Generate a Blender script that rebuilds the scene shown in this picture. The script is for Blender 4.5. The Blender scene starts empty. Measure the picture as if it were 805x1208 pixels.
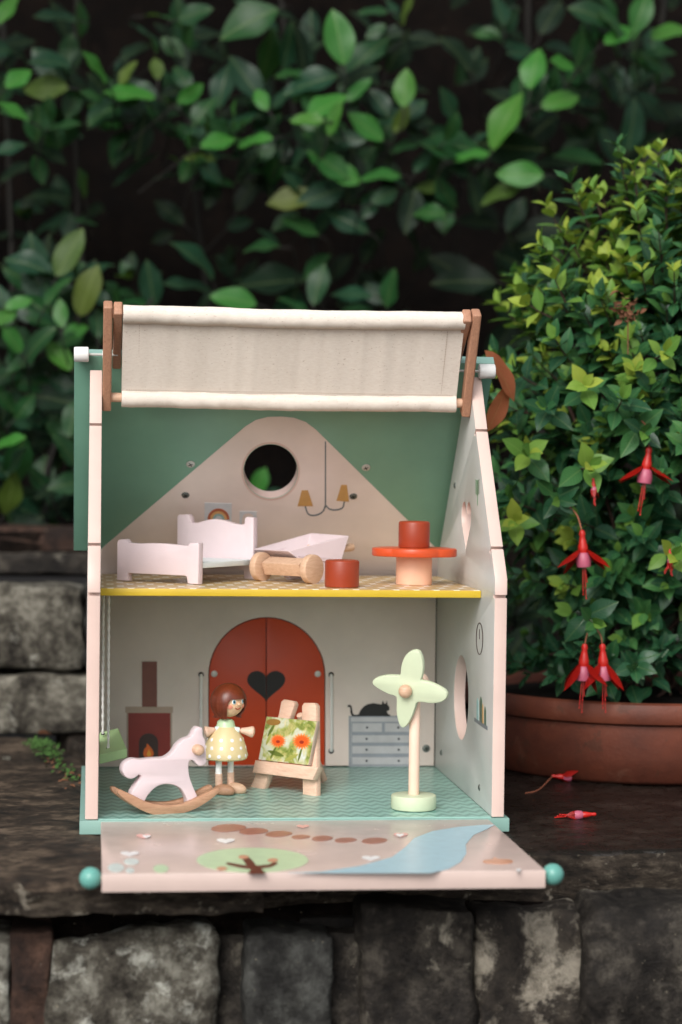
import bpy, bmesh, math, random
from mathutils import Vector, Matrix, noise
random.seed(7)
V = Vector
S = bpy.context.scene
COL = S.collection
PI = math.pi

# ------------------------------------------------------------------ camera
YAW, PITCH, ROLL = 0.116208595, -0.0207370268, 0.0131347662
CAM = V((-0.00744672551, -1.92147475, 0.319340259))
FPX = 2507.47435
_f = V((math.sin(YAW)*math.cos(PITCH), math.cos(YAW)*math.cos(PITCH), math.sin(PITCH)))
_r0 = V((math.cos(YAW), -math.sin(YAW), 0)); _u0 = _r0.cross(_f)
CR = _r0*math.cos(ROLL) + _u0*math.sin(ROLL)
CU = -_r0*math.sin(ROLL) + _u0*math.cos(ROLL)
cam_d = bpy.data.cameras.new('camera')
cam = bpy.data.objects.new('camera', cam_d); COL.objects.link(cam)
cam.matrix_world = Matrix(((CR.x, CU.x, -_f.x, CAM.x), (CR.y, CU.y, -_f.y, CAM.y), (CR.z, CU.z, -_f.z, CAM.z), (0, 0, 0, 1)))
cam_d.sensor_fit = 'VERTICAL'; cam_d.sensor_height = 36; cam_d.lens = FPX/1208*36
cam_d.clip_start = 0.05; cam_d.clip_end = 500
cam_d.dof.use_dof = True; cam_d.dof.focus_distance = 2.02; cam_d.dof.aperture_fstop = 4.2
S.camera = cam

# ------------------------------------------------------------------ sky, sun, exposure
SUN_EL, SUN_AZ = math.radians(36), math.radians(-156)
w = bpy.data.worlds.new("World"); S.world = w; w.use_nodes = True
nt = w.node_tree
sky = nt.nodes.new('ShaderNodeTexSky'); sky.sky_type = 'NISHITA'; sky.sun_disc = False
sky.sun_elevation = SUN_EL; sky.sun_rotation = SUN_AZ; sky.dust_density = 3.0
hsv = nt.nodes.new('ShaderNodeHueSaturation'); hsv.inputs['Saturation'].default_value = 0.18
nt.links.new(sky.outputs[0], hsv.inputs['Color'])
bg = nt.nodes['Background']; bg.inputs[1].default_value = 0.12
nt.links.new(hsv.outputs[0], bg.inputs[0])
sl = bpy.data.lights.new('sun', 'SUN'); sl.energy = 1.5; sl.angle = math.radians(32); sl.color = (1.0, 0.96, 0.9)
so = bpy.data.objects.new('sun', sl); COL.objects.link(so)
sd = V((math.sin(SUN_AZ)*math.cos(SUN_EL), math.cos(SUN_AZ)*math.cos(SUN_EL), math.sin(SUN_EL)))
so.rotation_euler = sd.to_track_quat('Z', 'Y').to_euler()
S.view_settings.view_transform = 'Standard'; S.view_settings.look = 'None'
S.view_settings.exposure = 0.45; S.view_settings.gamma = 1.0
S.view_settings.use_curve_mapping = False

# ------------------------------------------------------------------ picture rays -> places in the scene
def ray(x, y): return _f + CR*((x-402.5)/FPX) - CU*((y-604)/FPX)
def hit(x, y, o, n):
    d = ray(x, y); n = V(n); return CAM + d*((V(o)-CAM).dot(n)/d.dot(n))
def at(x, y, Y): return hit(x, y, (0, Y, 0), (0, 1, 0))
def oz(x, y, z): return hit(x, y, (0, 0, z), (0, 0, 1))
def ox(x, y, X): return hit(x, y, (X, 0, 0), (1, 0, 0))

# ------------------------------------------------------------------ materials
def lin(c): return c/12.92 if c <= .04045 else ((c+.055)/1.055)**2.4
def C(r, g, b): return (lin(r/255), lin(g/255), lin(b/255), 1)
class NT:
    def __init__(s, name):
        s.m = bpy.data.materials.new(name); s.m.use_nodes = True; s.t = s.m.node_tree
        s.b = s.t.nodes['Principled BSDF']
    def n(s, typ, **kw):
        o = s.t.nodes.new('ShaderNode'+typ)
        for k, v in kw.items():
            if k in o.inputs.keys() and not hasattr(o, k): o.inputs[k].default_value = v
            else: setattr(o, k, v)
        return o
    def l(s, a, b): s.t.links.new(a, b)
    def coord(s, scale=(1, 1, 1), rot=(0, 0, 0)):
        tc = s.n('TexCoord'); mp = s.n('Mapping'); mp.inputs['Scale'].default_value = scale; mp.inputs['Rotation'].default_value = rot
        s.l(tc.outputs['Object'], mp.inputs['Vector']); return mp.outputs[0]
    def noise(s, vec, scale, detail=4, rough=.55, dist=0):
        o = s.n('TexNoise'); o.inputs['Scale'].default_value = scale; o.inputs['Detail'].default_value = detail
        o.inputs['Roughness'].default_value = rough; o.inputs['Distortion'].default_value = dist
        if vec is not None: s.l(vec, o.inputs['Vector'])
        return o.outputs['Fac']
    def ramp(s, fac, stops):
        o = s.n('ValToRGB'); e = o.color_ramp.elements
        while len(e) < len(stops): e.new(.5)
        for k, (p, c) in enumerate(stops): e[k].position = p; e[k].color = c
        s.l(fac, o.inputs[0]); return o.outputs[0]
    def math(s, op, a, b=None, c=None):
        o = s.n('Math', operation=op)
        for k, x in enumerate((a, b, c)):
            if x is None: continue
            if isinstance(x, (int, float)): o.inputs[k].default_value = x
            else: s.l(x, o.inputs[k])
        return o.outputs[0]
    def mix(s, fac, a, b, mode='MIX'):
        o = s.n('Mix', data_type='RGBA', blend_type=mode)
        for i, x in ((0, fac), (6, a), (7, b)):
            if isinstance(x, (int, float)): o.inputs[i].default_value = x
            elif isinstance(x, tuple): o.inputs[i].default_value = x
            else: s.l(x, o.inputs[i])
        return o.outputs[2]
    def bump(s, h, strength=.3, dist=.001):
        o = s.n('Bump'); o.inputs['Strength'].default_value = strength; o.inputs['Distance'].default_value = dist
        s.l(h, o.inputs['Height']); s.l(o.outputs[0], s.b.inputs['Normal'])
    def base(s, c):
        if isinstance(c, tuple): s.b.inputs['Base Color'].default_value = c
        else: s.l(c, s.b.inputs['Base Color'])
    def rough(s, r):
        if isinstance(r, (int, float)): s.b.inputs['Roughness'].default_value = r
        else: s.l(r, s.b.inputs['Roughness'])

def scale_c(c, k): return (c[0]*k, c[1]*k, c[2]*k, 1)
def paint(name, c, rough=.42, spec=.45):
    m = NT(name); v = m.coord()
    n1 = m.noise(v, 22, 5); n2 = m.noise(v, 260, 3)
    m.base(m.ramp(n1, [(.3, scale_c(c, .94)), (.7, scale_c(c, 1.05))]))
    r = m.math('MULTIPLY_ADD', n1, .2, rough-.1); m.rough(r)
    m.b.inputs['Specular IOR Level'].default_value = spec
    n3 = m.noise(m.coord((60, 60, 380)), 1.5, 4, .6)
    m.bump(m.math('ADD', m.math('MULTIPLY', n2, .5), n3), .16, .0005); return m.m
def wood(name, a, b, scale=(14, 14, 120), rough=.5):
    m = NT(name); v = m.coord(scale)
    n1 = m.noise(v, 3.0, 5, .6, .6); v2 = m.coord((scale[0]*5, scale[1]*5, scale[2]*5)); n2 = m.noise(v2, 4, 3)
    f = m.math('MULTIPLY_ADD', n2, .35, m.math('MULTIPLY', n1, .75))
    m.base(m.ramp(f, [(.32, a), (.5, tuple((x+y)/2 for x, y in zip(a, b))), (.72, b)])); m.rough(rough); m.bump(n2, .12, .0006); return m.m
def flat(name, c, rough=.45):
    m = NT(name); v = m.coord(); n1 = m.noise(v, 90, 3)
    m.base(m.ramp(n1, [(.3, scale_c(c, .93)), (.7, scale_c(c, 1.05))])); m.rough(rough); return m.m

M = {}
M['cream'] = paint('cream_paint', C(231, 216, 208), .38)
M['side'] = paint('side_wall_paint', C(200, 201, 198), .34)
M['pink_edge'] = paint('pale_pink_edge', C(216, 190, 180), .42)
M['green'] = paint('green_roof_paint', C(124, 172, 150), .36)
M['teal'] = paint('teal_edge_paint', C(132, 168, 159), .4)
M['door_red'] = paint('door_red', C(206, 72, 32), .4)
M['pink'] = paint('toy_pink', C(222, 204, 208), .4)
M['rust'] = paint('rust_paint', C(150, 57, 30), .38)
M['orange'] = paint('orange_paint', C(206, 80, 40), .35)
M['peach'] = paint('peach_paint', C(240, 190, 162), .45)
M['mint'] = paint('mint_paint', C(200, 210, 180), .42)
M['seat_green'] = paint('swing_green', C(176, 208, 150), .42)
M['ball'] = paint('ball_teal', C(104, 166, 156), .3)
M['white'] = paint('white_plastic', C(236, 236, 234), .3)
M['cord'] = flat('cord_cotton', C(246, 244, 240), .9)
M['yellow'] = paint('yellow_edge', C(206, 174, 48), .4)
M['hair'] = wood('hair_paint', C(84, 34, 20), C(122, 56, 34), (60, 60, 20), .35)
M['skin'] = paint('doll_wood_face', C(238, 196, 160), .4)
M['dress_c'] = None
M['wood'] = wood('beech_wood', C(190, 150, 122), C(216, 182, 154), (30, 30, 160))
M['wood_h'] = wood('beech_wood_horizontal', C(190, 148, 120), C(218, 182, 154), (30, 90, 160))
M['wood_d'] = wood('awning_wood', C(150, 106, 84), C(190, 142, 114), (200, 200, 22))
M['rocker'] = wood('rocker_wood', C(160, 116, 90), C(194, 150, 120), (30, 60, 170))
M['wood_x'] = wood('easel_wood', C(210, 168, 144), C(234, 200, 178), (25, 25, 140))
M['mpink'] = paint('post_pink', C(240, 208, 188), .45)
M['blue_board'] = paint('mattress_board', C(222, 230, 232), .4)
M['black'] = flat('black_print', C(20, 17, 17), .5)
M['dark_gap'] = flat('dark_hole', C(20, 18, 17), .8)
for k, c in dict(p_ochre=(196, 152, 92), p_grey=(110, 118, 124), p_brown=(128, 74, 62), p_tan=(184, 162, 146), p_red=(140, 48, 40), p_dk=(62, 42, 38),
                 p_flame=(232, 112, 44), p_yel=(244, 178, 66), p_cab=(152, 158, 168), p_draw=(196, 196, 200), p_knob=(70, 76, 84), p_river=(172, 204, 216), p_canopy=(194, 218, 178), p_trunk=(96, 44, 36),
                 p_stone=(164, 110, 94), p_white=(244, 242, 242), p_pinkh=(232, 176, 168), p_log=(206, 150, 120), p_sheet=(214, 218, 222), p_rb1=(184, 104, 76), p_rb2=(222, 176, 120), p_rb3=(150, 190, 190),
                 p_green=(110, 142, 110), p_dgreen=(60, 96, 74), p_blush=(236, 150, 126), p_eye=(60, 130, 150), p_mouth=(170, 60, 46), p_pale=(214, 224, 220)).items():
    M[k] = flat('print_'+k[2:], C(*c), .32)
def metal():
    m = NT('screw_metal'); v = m.coord(); n1 = m.noise(v, 400, 2)
    m.base(C(196, 196, 190)); m.b.inputs['Metallic'].default_value = .25; m.rough(m.math('MULTIPLY_ADD', n1, .2, .2)); return m.m
M['metal'] = metal()
def dullmetal():
    m = NT('dull_screw_metal'); m.base(C(110, 116, 112)); m.b.inputs['Metallic'].default_value = .6; m.rough(.5); return m.m
M['dull'] = dullmetal()

def chevron():
    m = NT('teal_chevron_floor'); tc = m.n('TexCoord'); sp = m.n('SeparateXYZ'); m.l(tc.outputs['Object'], sp.inputs[0])
    tri = m.math('PINGPONG', sp.outputs[0], .0066)
    v = m.math('ADD', sp.outputs[1], m.math('MULTIPLY', tri, 1.5))
    s = m.math('FRACT', m.math('DIVIDE', v, .0205))
    a = m.math('GREATER_THAN', s, .56)
    n1 = m.noise(m.coord(), 60, 4)
    col = m.mix(a, C(160, 202, 192), C(100, 152, 142))
    col = m.mix(.25, col, m.ramp(n1, [(.3, C(96, 140, 132)), (.7, C(150, 194, 184))]))
    m.base(col); m.rough(.28); m.bump(m.noise(m.coord(), 300, 2), .04, .0005); return m.m
M['chevron'] = chevron()
def dotted():
    m = NT('ochre_pattern_floor'); tc = m.n('TexCoord'); sp = m.n('SeparateXYZ'); m.l(tc.outputs['Object'], sp.inputs[0])
    x = m.math('ADD', m.math('MULTIPLY', sp.outputs[0], 52), m.math('MULTIPLY', sp.outputs[1], 15)); y = m.math('SUBTRACT', m.math('MULTIPLY', sp.outputs[0], 52), m.math('MULTIPLY', sp.outputs[1], 15))
    fx = m.math('ABSOLUTE', m.math('SUBTRACT', m.math('FRACT', x), .5)); fy = m.math('ABSOLUTE', m.math('SUBTRACT', m.math('FRACT', y), .5))
    p1 = m.math('LESS_THAN', m.math('ADD', m.math('MULTIPLY', fx, 2.2), fy), .44); p2 = m.math('LESS_THAN', m.math('ADD', m.math('MULTIPLY', fy, 2.2), fx), .44)
    a = m.math('MAXIMUM', p1, p2)
    n1 = m.noise(m.coord(), 40, 4)
    m.base(m.mix(a, m.ramp(n1, [(.3, C(192, 160, 106)), (.7, C(204, 174, 120))]), C(238, 228, 212))); m.rough(.3); return m.m
M['dotted'] = dotted()
def canvas():
    m = NT('canvas_cloth'); v = m.coord()
    wx = m.n('TexWave', wave_type='BANDS', bands_direction='X'); wx.inputs['Scale'].default_value = 340; wx.inputs['Distortion'].default_value = 1.5; m.l(v, wx.inputs['Vector'])
    wz = m.n('TexWave', wave_type='BANDS', bands_direction='Z'); wz.inputs['Scale'].default_value = 340; wz.inputs['Distortion'].default_value = 1.5; m.l(v, wz.inputs['Vector'])
    h = m.math('ADD', wx.outputs['Fac'], wz.outputs['Fac'])
    n1 = m.noise(m.coord((140, 140, 420)), 1.6, 4); n2 = m.noise(m.coord((1, 1, 2.2)), 330, 2)
    fl = m.math('GREATER_THAN', n2, .69)
    c = m.ramp(n1, [(.3, C(224, 212, 200)), (.7, C(233, 223, 212))])
    c = m.mix(m.math('MULTIPLY', fl, .4), c, C(150, 122, 96))
    m.base(c); m.rough(.9); m.b.inputs['Specular IOR Level'].default_value = .15
    m.bump(m.math('ADD', m.math('MULTIPLY', h, .4), n1), .22, .0007); return m.m
M['canvas'] = canvas()
def dressm():
    m = NT('dotted_dress_paint'); tc = m.n('TexCoord'); v = m.coord(); n1 = m.noise(v, 60, 3)
    m.base(m.ramp(n1, [(.3, C(218, 198, 150)), (.7, C(228, 208, 162))])); m.rough(.4); return m.m
M['dress'] = dressm()
def paint_board():
    m = NT('painted_meadow'); v = m.coord(); n1 = m.noise(v, 55, 4, .6, .8); n2 = m.noise(m.coord((1, 1, 1), (0, .5, 0)), 150, 4, .6, .6)
    c1 = m.ramp(n1, [(.36, C(94, 116, 44)), (.47, C(168, 176, 98)), (.56, C(224, 224, 204)), (.7, C(236, 238, 240))])
    c2 = m.ramp(n2, [(.38, C(74, 92, 36)), (.5, C(150, 152, 70)), (.62, C(206, 190, 128))])
    m.base(m.mix(m.math('MULTIPLY_ADD', n2, 1.5, -.35), c1, c2)); m.rough(.35); return m.m
M['meadow'] = paint_board()

def leafm(name, cols, rough=.38, vein=.35, trans=.25, spec=.26):
    m = NT(name); oi = m.n('ObjectInfo'); ge = m.n('NewGeometry')
    r = m.math('FRACT', m.math('ADD', oi.outputs['Random'], ge.outputs['Random Per Island']))
    k = len(cols)
    c = m.ramp(r, [(i/max(1, k-1), x) for i, x in enumerate(cols)])
    uv = m.n('UVMap'); uv.uv_map = 'UVMap'; sp = m.n('SeparateXYZ'); m.l(uv.outputs[0], sp.inputs[0])
    ax = m.math('ABSOLUTE', m.math('SUBTRACT', sp.outputs[0], .5))
    mid = m.math('SUBTRACT', 1, m.math('MINIMUM', m.math('MULTIPLY', ax, 22), 1))
    lv = m.math('PINGPONG', m.math('SUBTRACT', sp.outputs[1], m.math('MULTIPLY', ax, .55)), .055)
    side = m.math('SUBTRACT', 1, m.math('MINIMUM', m.math('MULTIPLY', lv, 75), 1))
    vv = m.math('MAXIMUM', mid, m.math('MULTIPLY', side, .5))
    n1 = m.noise(m.coord(), 70, 4)
    c = m.mix(m.math('MULTIPLY', vv, vein), c, m.mix(.5, c, C(190, 210, 130)))
    c = m.mix(m.math('MULTIPLY', n1, .45), c, m.mix(1, c, (.55, .6, .5, 1), 'MULTIPLY'))
    m.base(c); m.rough(m.math('MULTIPLY_ADD', n1, .25, rough-.12)); m.b.inputs['Specular IOR Level'].default_value = spec
    m.bump(m.math('SUBTRACT', m.math('MULTIPLY', n1, .4), vv), .35, .0012)
    if trans:
        tr = m.n('BsdfTranslucent'); m.l(m.mix(.35, c, C(150, 190, 50)), tr.inputs[0])
        mx = m.n('MixShader'); mx.inputs[0].default_value = trans
        out = m.t.nodes['Material Output']; m.l(m.b.outputs[0], mx.inputs[1]); m.l(tr.outputs[0], mx.inputs[2]); m.l(mx.outputs[0], out.inputs[0])
    return m.m
M['l_bright'] = leafm('laurel_young_leaf', [C(48, 108, 40), C(58, 122, 48), C(42, 98, 44), C(74, 126, 46)], .34, .3)
M['l_mid'] = leafm('laurel_leaf', [C(24, 66, 36), C(30, 76, 40), C(22, 58, 36), C(38, 84, 40)], .36, .3)
M['l_teal'] = leafm('laurel_old_leaf', [C(24, 56, 42), C(30, 68, 50), C(20, 50, 38)], .32, .3)
M['l_dark'] = leafm('laurel_shade_toned_leaf', [C(16, 32, 24), C(20, 40, 29), C(14, 28, 22)], .45, .2, .1, .12)  # leaf colour darkened to stand for shade deep in the foliage
M['l_olive'] = leafm('laurel_yellowing_leaf', [C(80, 100, 38), C(62, 88, 36), C(88, 98, 42)], .45, .3)
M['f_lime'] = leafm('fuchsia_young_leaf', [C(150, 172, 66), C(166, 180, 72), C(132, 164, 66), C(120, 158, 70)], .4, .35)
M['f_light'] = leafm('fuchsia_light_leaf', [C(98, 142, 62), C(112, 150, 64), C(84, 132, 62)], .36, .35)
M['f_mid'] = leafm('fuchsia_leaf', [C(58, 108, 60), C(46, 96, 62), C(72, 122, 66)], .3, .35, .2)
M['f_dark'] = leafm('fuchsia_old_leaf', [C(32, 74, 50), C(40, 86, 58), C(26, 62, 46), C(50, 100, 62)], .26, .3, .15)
M['f_red'] = leafm('reddish_leaf', [C(206, 126, 94), C(196, 114, 84)], .45, .3)
M['stem'] = flat('twig_bark', C(58, 38, 30), .8)
M['stem_d'] = flat('dark_twig', C(24, 21, 16), .8)
M['petal'] = flat('fuchsia_sepal', C(188, 30, 22), .4)
M['corolla'] = flat('fuchsia_corolla', C(184, 92, 116), .45)
M['pedicel'] = flat('flower_stalk', C(158, 96, 72), .5)
M['wilt'] = flat('wilted_brown', C(112, 72, 48), .8)

def stonem(name, cols, lichen=None, lsc=30, lth=.6, rough=.75, stretch=(1, 1, 1), bscale=120, bstr=.6, spec=.25, mott=.6):
    m = NT(name); v = m.coord(stretch)
    n1 = m.noise(v, 14, 8, .65, .5); n2 = m.noise(v, 75, 6, .7); n3 = m.noise(v, bscale*2.5, 5, .7)
    k = len(cols)
    f = m.math('MULTIPLY_ADD', n2, .45, m.math('MULTIPLY', n1, .6))
    c = m.ramp(f, [(.43+.20*i/max(1, k-1), x) for i, x in enumerate(cols)])
    oi = m.n('ObjectInfo')
    c = m.mix(m.math('MULTIPLY', oi.outputs['Random'], .35), c, m.mix(1, c, (.6, .55, .5, 1), 'MULTIPLY'))
    if lichen:
        n4 = m.noise(m.coord(), lsc, 7, .68, .3)
        e = m.math('MULTIPLY', m.math('SUBTRACT', n4, lth), 14); e = m.math('MINIMUM', m.math('MAXIMUM', e, 0), 1)
        e = m.math('MULTIPLY', e, m.math('MINIMUM', m.math('MULTIPLY', n2, 1.5), 1))
        c = m.mix(e, c, lichen)
    m.b.inputs['Specular IOR Level'].default_value = spec
    n6 = m.noise(m.coord(), 46, 8, .75, .4); d6 = m.math('MINIMUM', m.math('MAXIMUM', m.math('MULTIPLY', m.math('SUBTRACT', n6, .5), 9), 0), 1)
    c = m.mix(m.math('MULTIPLY', d6, mott), c, m.mix(1, c, (.22, .2, .18, 1), 'MULTIPLY'))
    n5 = m.noise(m.coord(), 190, 3, .6); sp = m.math('GREATER_THAN', n5, .72)
    c = m.mix(m.math('MULTIPLY', sp, .5), c, C(150, 140, 120))
    m.base(c)
    m.rough(m.math('MULTIPLY_ADD', n2, .5, rough-.25))
    m.bump(m.math('ADD', n2, m.math('MULTIPLY', n3, .5)), bstr, .004); return m.m
M['slab_l'] = stonem('brown_slate', [C(34, 28, 23), C(70, 58, 48), C(122, 106, 90)], C(140, 128, 112), 24, .66, .62, (1, 1.5, 2.5), 120, 1.0, spec=.3, mott=.35)
M['slab_r'] = stonem('wet_dark_slate', [C(19, 16, 14), C(32, 26, 23), C(54, 46, 41)], C(108, 100, 88), 40, .70, .30, (1, 1.4, 2), 120, .6, spec=.45)
M['st_grey'] = stonem('grey_lichen_stone', [C(40, 36, 31), C(84, 80, 72), C(140, 138, 128)], C(182, 182, 172), 30, .55, .8, bstr=.9)
M['st_grey2'] = stonem('weathered_step_stone', [C(44, 40, 35), C(92, 88, 79), C(138, 134, 123)], C(160, 158, 148), 30, .58, .85, bstr=.9)
M['st_dark'] = stonem('dark_wall_stone', [C(21, 18, 16), C(42, 38, 34), C(78, 73, 66)], C(150, 144, 130), 17, .6, .7)
M['st_blue'] = stonem('bluish_wall_stone', [C(26, 25, 24), C(52, 52, 50), C(82, 83, 80)], C(130, 124, 100), 30, .66, .7)
M['st_red'] = stonem('reddish_stone', [C(36, 26, 22), C(60, 44, 37), C(88, 66, 55)], None, 0, 0, .8)
M['st_lich'] = stonem('lichen_patched_stone', [C(30, 26, 23), C(50, 45, 40), C(74, 68, 60)], C(156, 148, 134), 12, .5, .75)
M['slab_edge'] = stonem('broken_slate_edge', [C(32, 27, 23), C(62, 54, 46), C(100, 91, 80)], C(150, 142, 128), 55, .60, .8, (1, 1, 3), 120, .9)
M['mortar'] = stonem('dark_soil_joint', [C(14, 11, 10), C(26, 20, 17), C(40, 33, 28)], None, 0, 0, .95, spec=.08)
M['soil'] = stonem('garden_soil', [C(9, 6, 5), C(15, 10, 8), C(24, 17, 13)], None, 0, 0, .95, spec=.14)  # soil, near black so the hedge backing stands in for shade
M['moss'] = flat('moss', C(54, 88, 32), .9)
M['pot'] = None
def potm():
    m = NT('terracotta'); v = m.coord(); n1 = m.noise(v, 12, 6, .6); n2 = m.noise(v, 160, 5, .7)
    c = m.ramp(n1, [(.3, C(72, 34, 22)), (.55, C(102, 50, 32)), (.75, C(120, 63, 42))])
    c = m.mix(m.math('MULTIPLY', m.math('GREATER_THAN', n2, .66), .5), c, C(60, 40, 30))
    n3 = m.noise(m.coord((1, 1, .7)), 17, 7, .7, .4); e3 = m.math('MINIMUM', m.math('MAXIMUM', m.math('MULTIPLY', m.math('SUBTRACT', n3, .56), 5), 0), 1)
    c = m.mix(m.math('MULTIPLY', e3, .35), c, C(168, 138, 116))
    n4 = m.noise(m.coord(), 30, 6, .7); c = m.mix(m.math('MULTIPLY', m.math('GREATER_THAN', n4, .6), .35), c, C(52, 40, 28))
    m.base(c); m.rough(.6); m.bump(n2, .3, .002); return m.m
M['pot'] = potm()

# ------------------------------------------------------------------ object helpers
WORLD = {}
def put(name, me, mats=None, parent=None, mw=None, **props):
    o = bpy.data.objects.new(name, me); COL.objects.link(o)
    if mats is not None and me is not None and not me.materials:
        for m in (mats if isinstance(mats, (list, tuple)) else [mats]): me.materials.append(M[m] if isinstance(m, str) else m)
    mw = mw or Matrix.Identity(4); o.matrix_basis = mw; WORLD[o.name] = mw
    if parent:
        o.parent = parent; o.matrix_parent_inverse = WORLD[parent.name].inverted()
    for k, v in props.items(): o[k] = v
    return o
def thing(name, loc, label, cat, group=None):
    o = put(name, None, mw=Matrix.Translation(V(loc)), label=label, category=cat)
    o.empty_display_size = .02
    if group: o['group'] = group
    return o
def finish(bm, smooth=35):
    bmesh.ops.recalc_face_normals(bm, faces=bm.faces)
    me = bpy.data.meshes.new('mesh'); bm.to_mesh(me); bm.free()
    if smooth:
        me.shade_smooth() if hasattr(me, 'shade_smooth') else None
        me.set_sharp_from_angle(angle=math.radians(smooth))
    return me
def frame(n):
    w = V(n).normalized()
    if abs(w.z) > .99: return V((1, 0, 0)), V((0, 1, 0)) if w.z > 0 else V((0, -1, 0)), w
    u = V((0, 0, 1)).cross(w).normalized(); return u, w.cross(u), w
def cr(pts, n=5):
    P = [V(p) for p in pts]; k = len(P); out = []
    for i in range(k):
        a, b, c, d = P[i-1], P[i], P[(i+1) % k], P[(i+2) % k]
        for j in range(n):
            t = j/n; out.append(.5*((2*b)+(c-a)*t+(2*a-5*b+4*c-d)*t*t+(3*b-a-3*c+d)*t**3))
    return [tuple(p) for p in out]
def cro(pts, n=5):
    P = [V(p) for p in pts]; P = [P[0]*2-P[1]]+P+[P[-1]*2-P[-2]]; out = []
    for i in range(1, len(P)-2):
        a, b, c, d = P[i-1:i+3]
        for j in range(n):
            t = j/n; out.append(.5*((2*b)+(c-a)*t+(2*a-5*b+4*c-d)*t*t+(3*b-a-3*c+d)*t**3))
    out.append(P[-2]); return out
def plate_mesh(loops, O, n, depth, bevel=.0008, two=False, edge_dot=.75):
    """flat board of real thickness: loops in its own 2D frame, front face at O facing n"""
    cu = bpy.data.curves.new('c', 'CURVE'); cu.dimensions = '2D'; cu.fill_mode = 'BOTH'
    for lp in loops:
        sp = cu.splines.new('POLY'); sp.points.add(len(lp)-1); sp.use_cyclic_u = True
        for p, q in zip(sp.points, lp): p.co = (q[0], q[1], 0, 1)
    bevel = min(bevel, depth*.4)
    cu.extrude = depth/2-bevel; cu.bevel_depth = bevel; cu.bevel_resolution = 1 if bevel else 0
    if bevel: cu.offset = -bevel
    o = bpy.data.objects.new('c', cu); COL.objects.link(o)
    dg = bpy.context.evaluated_depsgraph_get(); me = bpy.data.meshes.new_from_object(o.evaluated_get(dg), depsgraph=dg)
    bpy.data.objects.remove(o); bpy.data.curves.remove(cu)
    u, v, w = frame(n); O = V(O)
    bm = bmesh.new(); bm.from_mesh(me); bpy.data.meshes.remove(me)
    bmesh.ops.remove_doubles(bm, verts=bm.verts, dist=1e-6)
    for q in bm.verts: c = q.co.copy(); q.co = O+u*c.x+v*c.y+w*(c.z-depth/2)
    me = finish(bm, 40)
    me.materials.clear()
    if two:
        for f in me.polygons: f.material_index = 0 if abs(f.normal.dot(w)) > edge_dot else 1
    return me
def loc2(pts, O, n):
    u, v, w = frame(n); O = V(O); return [((p-O).dot(u), (p-O).dot(v)) for p in pts]
def trace(px, O, n): return loc2([hit(x, y, O, n) for x, y in px], O, n)
def board(name, px, O, n, depth, mat, parent, bevel=.0008, holes=(), sm=0, **kw):
    f = (lambda q: cr(q, sm)) if sm else (lambda q: q)
    loops = [f(trace(px, O, n))]+[cr(trace(h, O, n), 4) if sm is not None else trace(h, O, n) for h in holes]
    two = isinstance(mat, (list, tuple)) and len(mat) == 2
    return put(name, plate_mesh(loops, O, n, depth, bevel, two), mat, parent, **kw)
def decal(name, px, O, n, mat, parent, sm=0, lift=.0004, th=.0003, holes=(), **kw):
    w = V(n).normalized()
    return board(name, px, V(O)+w*lift, n, th, mat, parent, 0, holes, sm, **kw)
def circ(cx, cy, rx, ry=None, n=24, ph=0):
    ry = ry or rx; return [(cx+rx*math.cos(2*PI*i/n+ph), cy+ry*math.sin(2*PI*i/n+ph)) for i in range(n)]
def box_bm(bm, M4, sx, sy, sz):
    return bmesh.ops.create_cube(bm, size=1, matrix=M4 @ Matrix.Diagonal((sx, sy, sz, 1)))
def box(sx, sy, sz, M4, bev=.001, seg=2):
    bm = bmesh.new(); box_bm(bm, M4, sx, sy, sz)
    if bev: bmesh.ops.bevel(bm, geom=list(bm.edges), offset=bev, segments=seg, affect='EDGES', profile=.6)
    return finish(bm, 40)
def axes(O, x, y, z): return Matrix(((x[0], y[0], z[0], O[0]), (x[1], y[1], z[1], O[1]), (x[2], y[2], z[2], O[2]), (0, 0, 0, 1)))
def up_to(a, b):
    a, b = V(a), V(b); return Matrix.Translation(a) @ (b-a).to_track_quat('Z', 'Y').to_matrix().to_4x4()
def lathe(prof, M4=None, seg=32, smooth=40):
    M4 = M4 or Matrix.Identity(4); bm = bmesh.new(); rings = []
    for r, z in prof:
        if r < 1e-6: rings.append([bm.verts.new(M4 @ V((0, 0, z)))])
        else: rings.append([bm.verts.new(M4 @ V((r*math.cos(2*PI*i/seg), r*math.sin(2*PI*i/seg), z))) for i in range(seg)])
    for a, b in zip(rings, rings[1:]):
        for i in range(seg):
            j = (i+1) % seg
            q = [a[i % len(a)], a[j % len(a)], b[j % len(b)], b[i % len(b)]]
            q = list(dict.fromkeys(q))
            if len(q) > 2: bm.faces.new(q)
    for e in (rings[0], rings[-1]):
        if len(e) > 2: bm.faces.new(e)
    return finish(bm, smooth)
def cyl(r, h, bev=.001):
    b = bev; return [(0, 0), (r-b, 0), (r-.3*b, .3*b), (r, b), (r, h-b), (r-.3*b, h-.3*b), (r-b, h), (0, h)]
def ball(r, n=14, k=1): return [(r*math.sin(PI*i/n), -r*k*math.cos(PI*i/n)) for i in range(n+1)]
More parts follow.
